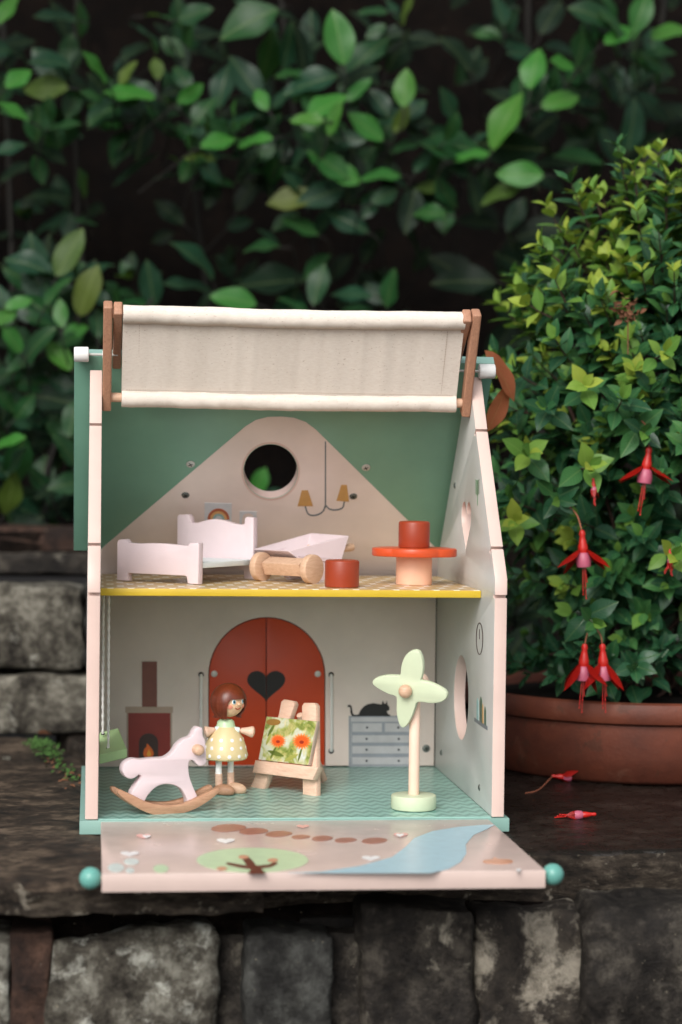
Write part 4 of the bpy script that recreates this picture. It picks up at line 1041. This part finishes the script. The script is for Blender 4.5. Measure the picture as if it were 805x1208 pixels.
while cnt < 700:
    d = V((rb.gauss(0, 1), rb.gauss(0, 1), rb.gauss(0, 1))).normalized()
    if cnt > 580: d = V((d.x, d.y, abs(d.z)+.5)).normalized()
    if d.z < -.72 or d.y > .45: continue
    rr = rb.uniform(.70, 1.0) if cnt % 3 else rb.uniform(.5, .8)
    bump = 1+.10*noise.noise(d*2.3+V((3, 1, 0)))+.15*max(0, d.z)*abs(d.x)
    tipp = BC+V((d.x*BR.x, d.y*BR.y, d.z*BR.z))*rr*bump
    if tipp.z < .105+.05*noise.noise(V((tipp.x*14, 0, 2))): continue
    if tipp.x < .392 and tipp.y < .38: continue
    dirv = (V((d.x*.9, d.y*.9-.15, d.z*.7+.45))).normalized()
    L = rb.uniform(.035, .07)
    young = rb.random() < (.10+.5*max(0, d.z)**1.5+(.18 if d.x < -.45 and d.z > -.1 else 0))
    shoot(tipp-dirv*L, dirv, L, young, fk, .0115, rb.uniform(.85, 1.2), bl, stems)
    cnt += 1
# shoots that stand out in the photograph
for px, py, Y, dd_, y in ((748, 200, .42, (-.2, -.2, 1), 1), (790, 215, .40, (.1, -.3, 1), 1), (700, 225, .40, (-.4, -.2, 1), 1), (640, 290, .38, (-.9, -.2, .7), 1), (625, 360, .36, (-1, -.2, .5), 1), (655, 330, .34, (-.5, -.4, .8), 1),
                          (690, 455, .27, (-.2, -.9, .2), 1), (625, 535, .28, (-.1, -1, .1), 1), (697, 550, .26, (.1, -1, .1), 1), (785, 415, .25, (.1, -1, .2), 1), (608, 615, .30, (-.2, -1, .1), 1), (795, 655, .25, (0, -1, 0), 1),
                          (655, 400, .32, (-.5, -.6, .5), 0), (610, 440, .34, (-.8, -.4, .4), 0), (735, 470, .26, (0, -.9, .4), 0), (660, 590, .28, (0, -1, -.2), 0), (700, 735, .27, (0, -1, -.2), 0), (760, 510, .25, (0, -1, -.1), 0), (600, 480, .34, (-.8, -.5, .2), 0), (645, 480, .30, (-.3, -.9, .2), 0)):
    p = at(px, py, Y); d = V(dd_).normalized(); shoot(p-d*.03, d, .03, y, fk if not y else (lambda t, yy: rb.choice(['f_lime', 'f_lime', 'f_light']) if t > .4 else rb.choice(['f_light', 'f_mid'])), .012, 1.1, bl, stems, tipn=2)
for i in range(46):                                  # low shoots that hide the stalks and the soil
    a = rb.uniform(PI*.9, PI*2.1); r = rb.uniform(.06, .175); p = V((PC.x+r*math.cos(a), PC.y+r*math.sin(a)*.9, .085+rb.random()*.035))
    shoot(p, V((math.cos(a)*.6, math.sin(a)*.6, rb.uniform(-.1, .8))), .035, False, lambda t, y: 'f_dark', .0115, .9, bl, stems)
for k, (M4, kd, _) in enumerate(bl):
    p = M4.translation; q = p-CAM; dep = q.dot(_f); ix = 402.5+FPX*q.dot(CR)/dep; iy = 604-FPX*q.dot(CU)/dep
    inside = -10 < ix < 815 and -10 < iy < 1218
    depth_in = 1-V(((p.x-BC.x)/BR.x, (p.y-BC.y)/BR.y, (p.z-BC.z)/BR.z)).length
    bl[k] = (M4, kd, depth_in+(0 if inside else 5)+max(0, p.y-.5)*4)
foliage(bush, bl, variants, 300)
for i in range(26):
    a = 2*PI*i/26; p0 = V((PC.x+.06*math.cos(a*3), PC.y+.03+.06*math.sin(a*3), .06)); e = V((BC.x+BR.x*.75*math.cos(a), BC.y+BR.y*.75*math.sin(a), BC.z+BR.z*.5*math.sin(a*5+1)))
    m = p0.lerp(e, .5)+V((rb.gauss(0, .02), rb.gauss(0, .02), .03)); tube_bm(stems, cro([p0, m, e], 5), .0022, 6)
put('stems', finish(stems, 60), 'stem', bush, kind='stuff')


# fuchsia flowers
def fuchsia(top, tipdir, spread, ped, size=1, parent=None, name='flower', seed=0, sep_n=4, free=None):
    """tube, four sepals, skirt of petals and hanging stamens. top: where the stalk meets the flower"""
    d = V(tipdir).normalized(); M4 = up_to(top, top+d); s = size*.0245
    rr = random.Random(seed)
    me = lathe([(0, -.10*s), (.09*s, -.06*s), (.13*s, .05*s), (.10*s, .16*s), (.13*s, .30*s), (.19*s, .55*s), (.20*s, .75*s), (.15*s, .85*s), (0, .9*s)], M4, 16)
    fl = put(name, me, 'petal', parent) if free is None else put(name, me, 'petal', free)
    side = (CR-d*CR.dot(d)).normalized()
    bm = bmesh.new(); uv = bm.loops.layers.uv.new('UVMap')
    for i in range(sep_n):
        a = (.62, PI-.62, PI+.62, -.62)[i]+spread[1]*.4; q = Matrix.Rotation(a, 3, d) @ side; sp = spread[0]+rr.gauss(0, .12)
        dr = d*math.cos(sp)+q*math.sin(sp); nrm = -d*math.sin(sp)+q*math.cos(sp)
        leaf_geo(bm, uv, orient(top+d*.62*s+q*.14*s, dr, nrm), 1.35*s, .56*s, -.30, .35+rr.uniform(-.2, .3), 6)
    bmesh.ops.solidify(bm, geom=list(bm.faces), thickness=.0006)
    put('sepals', finish(bm, 60), 'petal', fl)
    put('corolla', lathe([(.12*s, .7*s), (.26*s, .85*s), (.30*s, 1.1*s), (.27*s, 1.32*s), (.24*s, 1.30*s), (.26*s, 1.1*s), (.1*s, .8*s)], M4, 14), 'corolla', fl)
    bm = bmesh.new()
    for i in range(5):
        q = (Matrix.Rotation(i*1.3, 3, d) @ side)*.05*s; L = (1.9+.16*i)*s
        e = top+d*L+q*1.8; tube_bm(bm, [top+d*.8*s, top+d*(L*.6)+q, e], .00045, 5)
        bmesh.ops.create_icosphere(bm, subdivisions=1, radius=.0010, matrix=Matrix.Translation(e))
    put('stamens', finish(bm, 60), 'petal', fl)
    if ped: put('stalk', tube(cro(ped+[top], 6), .00075, 6), 'pedicel', fl)
    return fl
FYs = .262
for k, (tx_, ty_, tip_, sp, ped) in enumerate((
    (766, 530, (757, 590), (1.2, .35), [(757, 496), (766, 508)]),
    (687, 628, (690, 690), (.98, .15), [(670, 596), (681, 608)]),
    (690, 762, (687, 815), (.70, .4), [(699, 741), (693, 748)]),
    (711, 762, (713, 820), (.72, .1), [(703, 741), (709, 750)]))):
    t_ = at(tx_, ty_, FYs-.004*k); e_ = at(*tip_, FYs-.004*k)
    fuchsia(t_, e_-t_, sp, [at(px, py, FYs+.012) for px, py in ped], 1.12, bush, 'flower', k)
for k, (px, py) in enumerate(((741, 372), (748, 368), (736, 362), (752, 378), (790, 648), (800, 650), (700, 565))):
    p = at(px, py, .262); red = py > 500
    fuchsia(p, (random.gauss(0, .3), -.2, -1), (.25, k), None, .45 if red else .5, bush, 'bud', 20+k) if red else None
bm = bmesh.new()
uv = bm.loops.layers.uv.new('UVMap')
for i in range(40):
    p = at(740+random.gauss(0, 9), 364+random.gauss(0, 8), .262+random.uniform(-.006, .006))
    leaf_geo(bm, uv, orient(p, V((random.gauss(0, .8), random.gauss(0, .6), -random.uniform(.1, 1))), V((random.gauss(0, 1), -.5, random.gauss(0, .6)))), random.uniform(.006, .014), random.uniform(.003, .006), .6, random.uniform(.4, 1.4), 4)
tube_bm(bm, [at(752, 352, .275), at(744, 360, .265), at(741, 372, .262), at(741, 418, .262)], .0007, 5)
put('wilted_flowers', finish(bm, 60), 'wilt', bush)
# fallen flowers on the slab
ff = thing('fallen_flower', tuple(oz(662, 925, G)), 'fallen red fuchsia flower with a long stalk lying on the wet slab near the pot', 'flower', 'fallen fuchsia flowers')
a = oz(652, 922, G)+V((0, 0, .006)); fuchsia(a, V((.9, -.1, -.06)), (.9, .3), [oz(620, 937, G)+V((0, 0, .001)), oz(636, 933, G)+V((0, 0, .0015))], .62, name='blossom', seed=5, free=ff)
ff = thing('fallen_flower', tuple(oz(690, 966, G)), 'fallen closed red fuchsia bud lying alone nearest the slab edge', 'flower', 'fallen fuchsia flowers')
a = oz(702, 966, G)+V((0, 0, .0045)); fl2 = fuchsia(a, V((-1, .05, -.05)), (.12, .3), None, .62, name='blossom', seed=6, free=ff)

# red-brown leaf behind the roof corner
rl0 = thing('dead_leaf', tuple(at(592, 470, .30)), 'large reddish brown dead leaf caught between the roof corner and the bush', 'leaf')
bm = bmesh.new(); uv = bm.loops.layers.uv.new('UVMap')
leaf_geo(bm, uv, orient(at(572, 413, .27), at(624, 480, .27)-at(572, 413, .27), V((.2, -.6, .8))), .066, .033, .2, .45, 9, 1, .12, 1)
bmesh.ops.solidify(bm, geom=list(bm.faces), thickness=.0006); put('blade', finish(bm, 60), 'f_red', rl0)
bm = bmesh.new(); uv = bm.loops.layers.uv.new('UVMap')
leaf_geo(bm, uv, orient(at(598, 455, .275), at(574, 520, .28)-at(598, 455, .275), V((.4, -.6, .6))), .055, .022, .2, .3, 9, 1, .12, 2)
bmesh.ops.solidify(bm, geom=list(bm.faces), thickness=.0006); put('blade', finish(bm, 60), 'f_red', rl0)

# ------------------------------------------------------------------ laurel hedge and shrub behind
HL = '''306 568 40 60 b|326 584 46 170 t|300 590 44 120 m|112 80 50 125 b|150 86 38 60 o|185 80 30 95 o|153 112 64 172 b|142 138 88 176 t|202 104 48 85 t|226 110 42 32 b|262 100 62 82 t|290 92 66 125 t|308 116 34 120 b|335 112 44 50 t|342 86 42 170 m|362 140 44 172 b|386 125 54 30 b|388 192 62 140 b|378 168 40 100 m|332 172 42 95 t|300 165 48 185 b|306 182 44 200 m|222 166 38 100 m|258 166 48 20 b|246 146 26 80 m|236 186 42 170 o|98 216 36 100 m|312 206 54 200 d|345 234 64 185 o|292 24 80 200 m|400 42 74 100 b|16 132 46 150 b|22 92 40 40 b|66 20 54 170 t|60 70 54 160 t|76 146 42 20 m|52 102 60 175 o|230 16 44 20 m|242 40 50 20 d|186 16 34 10 m|178 334 56 100 t|233 302 72 122 t|276 352 58 165 b|375 334 56 80 m|308 290 48 176 m|322 332 84 182 d|242 356 40 60 d|440 12 38 172 m|478 12 40 80 o|590 10 44 100 t|478 104 48 86 b|474 140 40 60 o|528 122 42 112 t|432 150 54 142 b|424 106 40 45 b|480 170 46 30 m|500 186 44 60 t|450 206 50 176 b|440 232 56 170 m|404 204 50 150 b|508 222 40 180 o|506 250 44 170 m|488 282 44 100 d|595 140 84 70 b|558 182 50 20 b|562 184 44 200 m|630 80 54 80 b|622 104 36 110 m|662 118 52 20 b|688 56 54 70 m|664 76 30 160 b|734 40 50 30 b|756 14 56 70 b|790 36 50 25 b|613 205 60 176 b|590 226 56 190 o|640 150 60 40 d|710 92 54 45 d|692 134 46 150 d|748 146 70 76 t|546 330 80 176 d|460 340 48 80 m|416 346 54 170 t|580 350 90 150 d|520 200 60 60 d|410 260 60 150 t|430 190 46 60 m|455 230 40 30 m|350 215 44 120 t|395 140 44 70 b|372 118 40 100 t|240 130 50 60 m|215 90 40 120 m|318 145 46 60 m|275 135 40 100 b|124 130 50 200 m|100 110 44 160 d|160 60 40 30 d|340 20 50 150 d|360 60 54 40 d|540 60 60 120 d|650 20 50 60 d|700 15 60 150 m|770 90 60 30 d|800 130 60 150 d|780 60 40 10 m|20 50 50 20 d|10 10 44 60 b|560 260 60 170 d|640 270 70 20 d|610 310 60 150 d|660 190 60 10 d|355 265 50 150 m|290 230 46 60 d|200 250 46 140 d|60 230 50 170 d|20 200 50 40 d|470 60 60 60 d|440 290 50 60 d|640 330 70 120 d|535 150 40 60 m|590 175 40 30 m'''
HS = '''40 304 62 100 t|82 298 66 62 o|102 342 66 76 o|60 320 62 160 t|66 340 50 60 m|22 357 36 20 b|8 372 36 45 b|72 370 36 95 b|90 390 34 25 b|116 380 40 90 m|118 314 40 40 t|40 406 66 60 m|36 450 56 170 m|62 465 50 130 m|86 490 56 80 m|10 520 40 30 b|20 546 66 70 m|46 562 56 120 m|66 578 44 60 t|14 582 56 70 o|100 430 50 60 m|90 456 46 40 d|50 500 50 160 d|80 530 50 120 m|10 440 50 30 m|5 480 50 80 d|30 480 40 50 m|70 420 46 130 b|20 320 50 140 d|112 350 40 160 t|96 560 50 40 d|60 600 40 20 d|15 400 40 120 b|48 378 40 150 m'''
KM = dict(b='l_bright', m='l_mid', t='l_teal', d='l_dark', o='l_olive')
rh_ = random.Random(5)
shrub_root = None
def hand(txt, Y0, root, sp, stems, out):
    for e in txt.split('|'):
        x, y, L, a, k = e.split(); x, y, L, a = float(x), float(y), float(L), math.radians(float(a))
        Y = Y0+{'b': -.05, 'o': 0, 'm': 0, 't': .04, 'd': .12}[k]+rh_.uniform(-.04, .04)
        base = at(x-math.cos(a)*L/2, y+math.sin(a)*L/2, Y); tip = at(x+math.cos(a)*L/2, y-math.sin(a)*L/2, Y+rh_.uniform(-.03, .02))
        d = tip-base; kd = KM[k]; sc = d.length/dims[kd][0]*1.02
        n = V((rh_.gauss(-.05, .35), -.62, .62+rh_.gauss(0, .25)))
        out.append((orient(base, d, n) @ Matrix.Scale(sc, 4), kd, -1))
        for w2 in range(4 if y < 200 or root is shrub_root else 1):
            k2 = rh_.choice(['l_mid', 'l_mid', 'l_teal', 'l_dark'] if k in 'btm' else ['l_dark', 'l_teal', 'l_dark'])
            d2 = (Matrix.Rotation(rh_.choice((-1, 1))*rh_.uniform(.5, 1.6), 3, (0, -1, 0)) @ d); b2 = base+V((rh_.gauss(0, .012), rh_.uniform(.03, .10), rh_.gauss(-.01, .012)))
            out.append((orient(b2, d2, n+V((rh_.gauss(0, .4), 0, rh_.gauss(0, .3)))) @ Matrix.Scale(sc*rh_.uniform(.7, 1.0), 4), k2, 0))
        q = base-d.normalized()*.02; tube_bm(stems, cro([base+d*.05, q+V((0, .01, -.004)), q+V((rh_.gauss(0, .03), .08, -.05))], 4), .0013, 5)
def filler(n, x0, x1, y0, y1, z0, z1, kinds, out, stems, size=1, cond=None):
    k = 0
    while k < n:
        p = V((rh_.uniform(x0, x1), rh_.uniform(y0, y1), rh_.uniform(z0, z1)))
        if cond and not cond(p): continue
        d = V((rh_.gauss(0, .5), -rh_.uniform(.1, 1), rh_.gauss(.45, .4))).normalized()
        shoot(p-d*.06, d, .06, False, lambda t, y: rh_.choice(kinds), .022, size*rh_.uniform(.7, 1.1), out, stems, .0016, rh_)
        k += 1
hedge = thing('laurel_hedge', (.3, 1.5, .2), 'tall dark laurel hedge with glossy leaves filling the back of the garden', 'hedge')
lv = []; hs = bmesh.new()
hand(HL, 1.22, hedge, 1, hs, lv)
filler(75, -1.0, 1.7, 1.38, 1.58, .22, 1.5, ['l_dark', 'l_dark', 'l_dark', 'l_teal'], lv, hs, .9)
filler(150, -1.2, 2.0, .95, 1.6, 1.12, 1.7, ['l_mid', 'l_dark', 'l_bright', 'l_teal'], lv, hs, 1.05, lambda p: p.z > 1.13+(1.3-p.y)*.12)  # unseen leaves above the view, added to overhang and darken the hedge
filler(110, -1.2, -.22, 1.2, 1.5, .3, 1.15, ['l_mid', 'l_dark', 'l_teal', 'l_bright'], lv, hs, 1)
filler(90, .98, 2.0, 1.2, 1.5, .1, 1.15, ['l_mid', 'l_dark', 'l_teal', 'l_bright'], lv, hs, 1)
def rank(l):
    M4, kd, s = l; p = M4.translation; q = p-CAM; dep = q.dot(_f); ix = 402.5+FPX*q.dot(CR)/dep; iy = 604-FPX*q.dot(CU)/dep
    return (s if s < 0 else p.y)+(0 if -30 < ix < 835 and -40 < iy < 620 else 9)
lv = [(a, b, rank((a, b, c))) for a, b, c in lv]
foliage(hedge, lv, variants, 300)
for i in range(16):
    x = -1.1+i*.19+rh_.uniform(-.03, .03); p = V((x, 1.5+rh_.uniform(-.05, .08), .15)); q = V((x+rh_.gauss(0, .15), 1.45+rh_.uniform(-.1, .1), 1.5)); m = p.lerp(q, .5)+V((rh_.gauss(0, .06), 0, 0))
    tube_bm(hs, cro([p, m, q], 6), [.0045]*7+[.004]*5+[.002], 6)
put('stems', finish(hs, 60), 'stem_d', hedge, kind='stuff')
shrub = thing('laurel_shrub', (-.2, 1.15, .215), 'low leafy laurel shrub above the stone steps at the left', 'shrub')
lv = []; hs = bmesh.new()
shrub_root = shrub; hand(HS, 1.10, shrub, 1, hs, lv)
filler(26, -.8, .05, 1.2, 1.36, .26, .62, ['l_dark', 'l_mid', 'l_dark'], lv, hs, .85)
lv = [(a, b, rank((a, b, c))) for a, b, c in lv]
foliage(shrub, lv, variants, 300)
for i in range(9):
    x = -.6+i*.075; p = V((x, 1.2, .2)); tube_bm(hs, cro([p, p+V((rh_.gauss(0, .03), -.01, .15)), p+V((rh_.gauss(0, .08), -.04, .36))], 5), [.005]*6+[.004]*4+[.0025], 6)
put('stems', finish(hs, 60), 'stem_d', shrub, kind='stuff')
# low dark leaves behind the pot
dp_ = thing('ground_cover_plant', (.55, .9, 0), 'dark broad leaved plant in the shade behind the pot', 'plant')
lv = []; hs = bmesh.new()
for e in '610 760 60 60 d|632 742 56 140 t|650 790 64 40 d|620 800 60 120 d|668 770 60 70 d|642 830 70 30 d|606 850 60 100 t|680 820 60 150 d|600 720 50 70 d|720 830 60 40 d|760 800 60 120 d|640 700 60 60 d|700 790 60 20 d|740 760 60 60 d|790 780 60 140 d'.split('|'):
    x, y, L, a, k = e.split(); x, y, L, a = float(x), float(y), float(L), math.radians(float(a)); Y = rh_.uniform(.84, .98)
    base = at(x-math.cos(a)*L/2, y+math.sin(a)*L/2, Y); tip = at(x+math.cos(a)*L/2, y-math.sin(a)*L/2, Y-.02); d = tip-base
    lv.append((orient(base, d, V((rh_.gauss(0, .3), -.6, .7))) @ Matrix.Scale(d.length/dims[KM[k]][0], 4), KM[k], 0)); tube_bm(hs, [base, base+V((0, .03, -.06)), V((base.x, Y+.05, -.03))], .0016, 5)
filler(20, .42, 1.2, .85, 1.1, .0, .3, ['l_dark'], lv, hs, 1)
foliage(dp_, lv, variants, 300)
put('stems', finish(hs, 60), 'stem_d', dp_, kind='stuff')

# moss and weed in the joint on the left
bm = bmesh.new(); uv = bm.loops.layers.uv.new('UVMap'); rm = random.Random(3)
for i in range(520):
    t = rm.random()**1.3; a = oz(38+54*t, 874+48*t, G); lush = math.exp(-((t-.30)/.17)**2)
    if rm.random() > .25+.75*lush: continue
    p = V((a.x+rm.gauss(0, .006), a.y+rm.gauss(0, .014), G+rm.uniform(.0005, .002+.010*lush)))
    leaf_geo(bm, uv, orient(p, V((rm.gauss(0, 1), rm.gauss(0, 1), rm.uniform(.1, .9))), V((rm.gauss(0, .4), -.4, 1))), rm.uniform(.004, .0065+.006*lush), rm.uniform(.003, .005), .2, .4, 3)
me = bpy.data.meshes.new('moss'); bm.to_mesh(me); bm.free(); put('moss', me, 'moss', None, kind='stuff')
bm = bmesh.new(); uv = bm.loops.layers.uv.new('UVMap')
for i in range(26):
    t = rm.uniform(.3, 1); a = oz(38+54*t+rm.gauss(0, 5), 874+48*t+rm.gauss(0, 6), G+.002)
    leaf_geo(bm, uv, orient(a, V((rm.gauss(0, 1), rm.gauss(0, 1), .2)), V((rm.gauss(0, .5), -.3, 1))), rm.uniform(.005, .011), rm.uniform(.003, .006), .3, .8, 4)
me = bpy.data.meshes.new('leaf_litter'); bm.to_mesh(me); bm.free(); put('leaf_litter', me, 'wilt', None, kind='stuff')
# small litter on the left slab
for k, (px, py, s, lab, m) in enumerate(((8, 896, .006, 'small pale pebble at the left edge of the brown slab', 'st_grey'), (44, 868, .006, 'small tan fallen leaf scrap above the moss', 'wilt'))):
    p = oz(px, py, G)
    if k == 0: put('pebble', stone_bm(s*1.6, s, s*.7, 90, .12, 4), m, None, Matrix.Translation(p+V((0, 0, .002))), label=lab, category='pebble')
    else:
        bm = bmesh.new(); uv = bm.loops.layers.uv.new('UVMap'); leaf_geo(bm, uv, orient(p+V((0, 0, .003)), V((1, .3, .1)), V((0, -.4, 1))), .02, .011, .3, .6, 6); bmesh.ops.solidify(bm, geom=list(bm.faces), thickness=.0004)
        put('fallen_leaf', finish(bm, 60), m, None, label=lab, category='leaf')
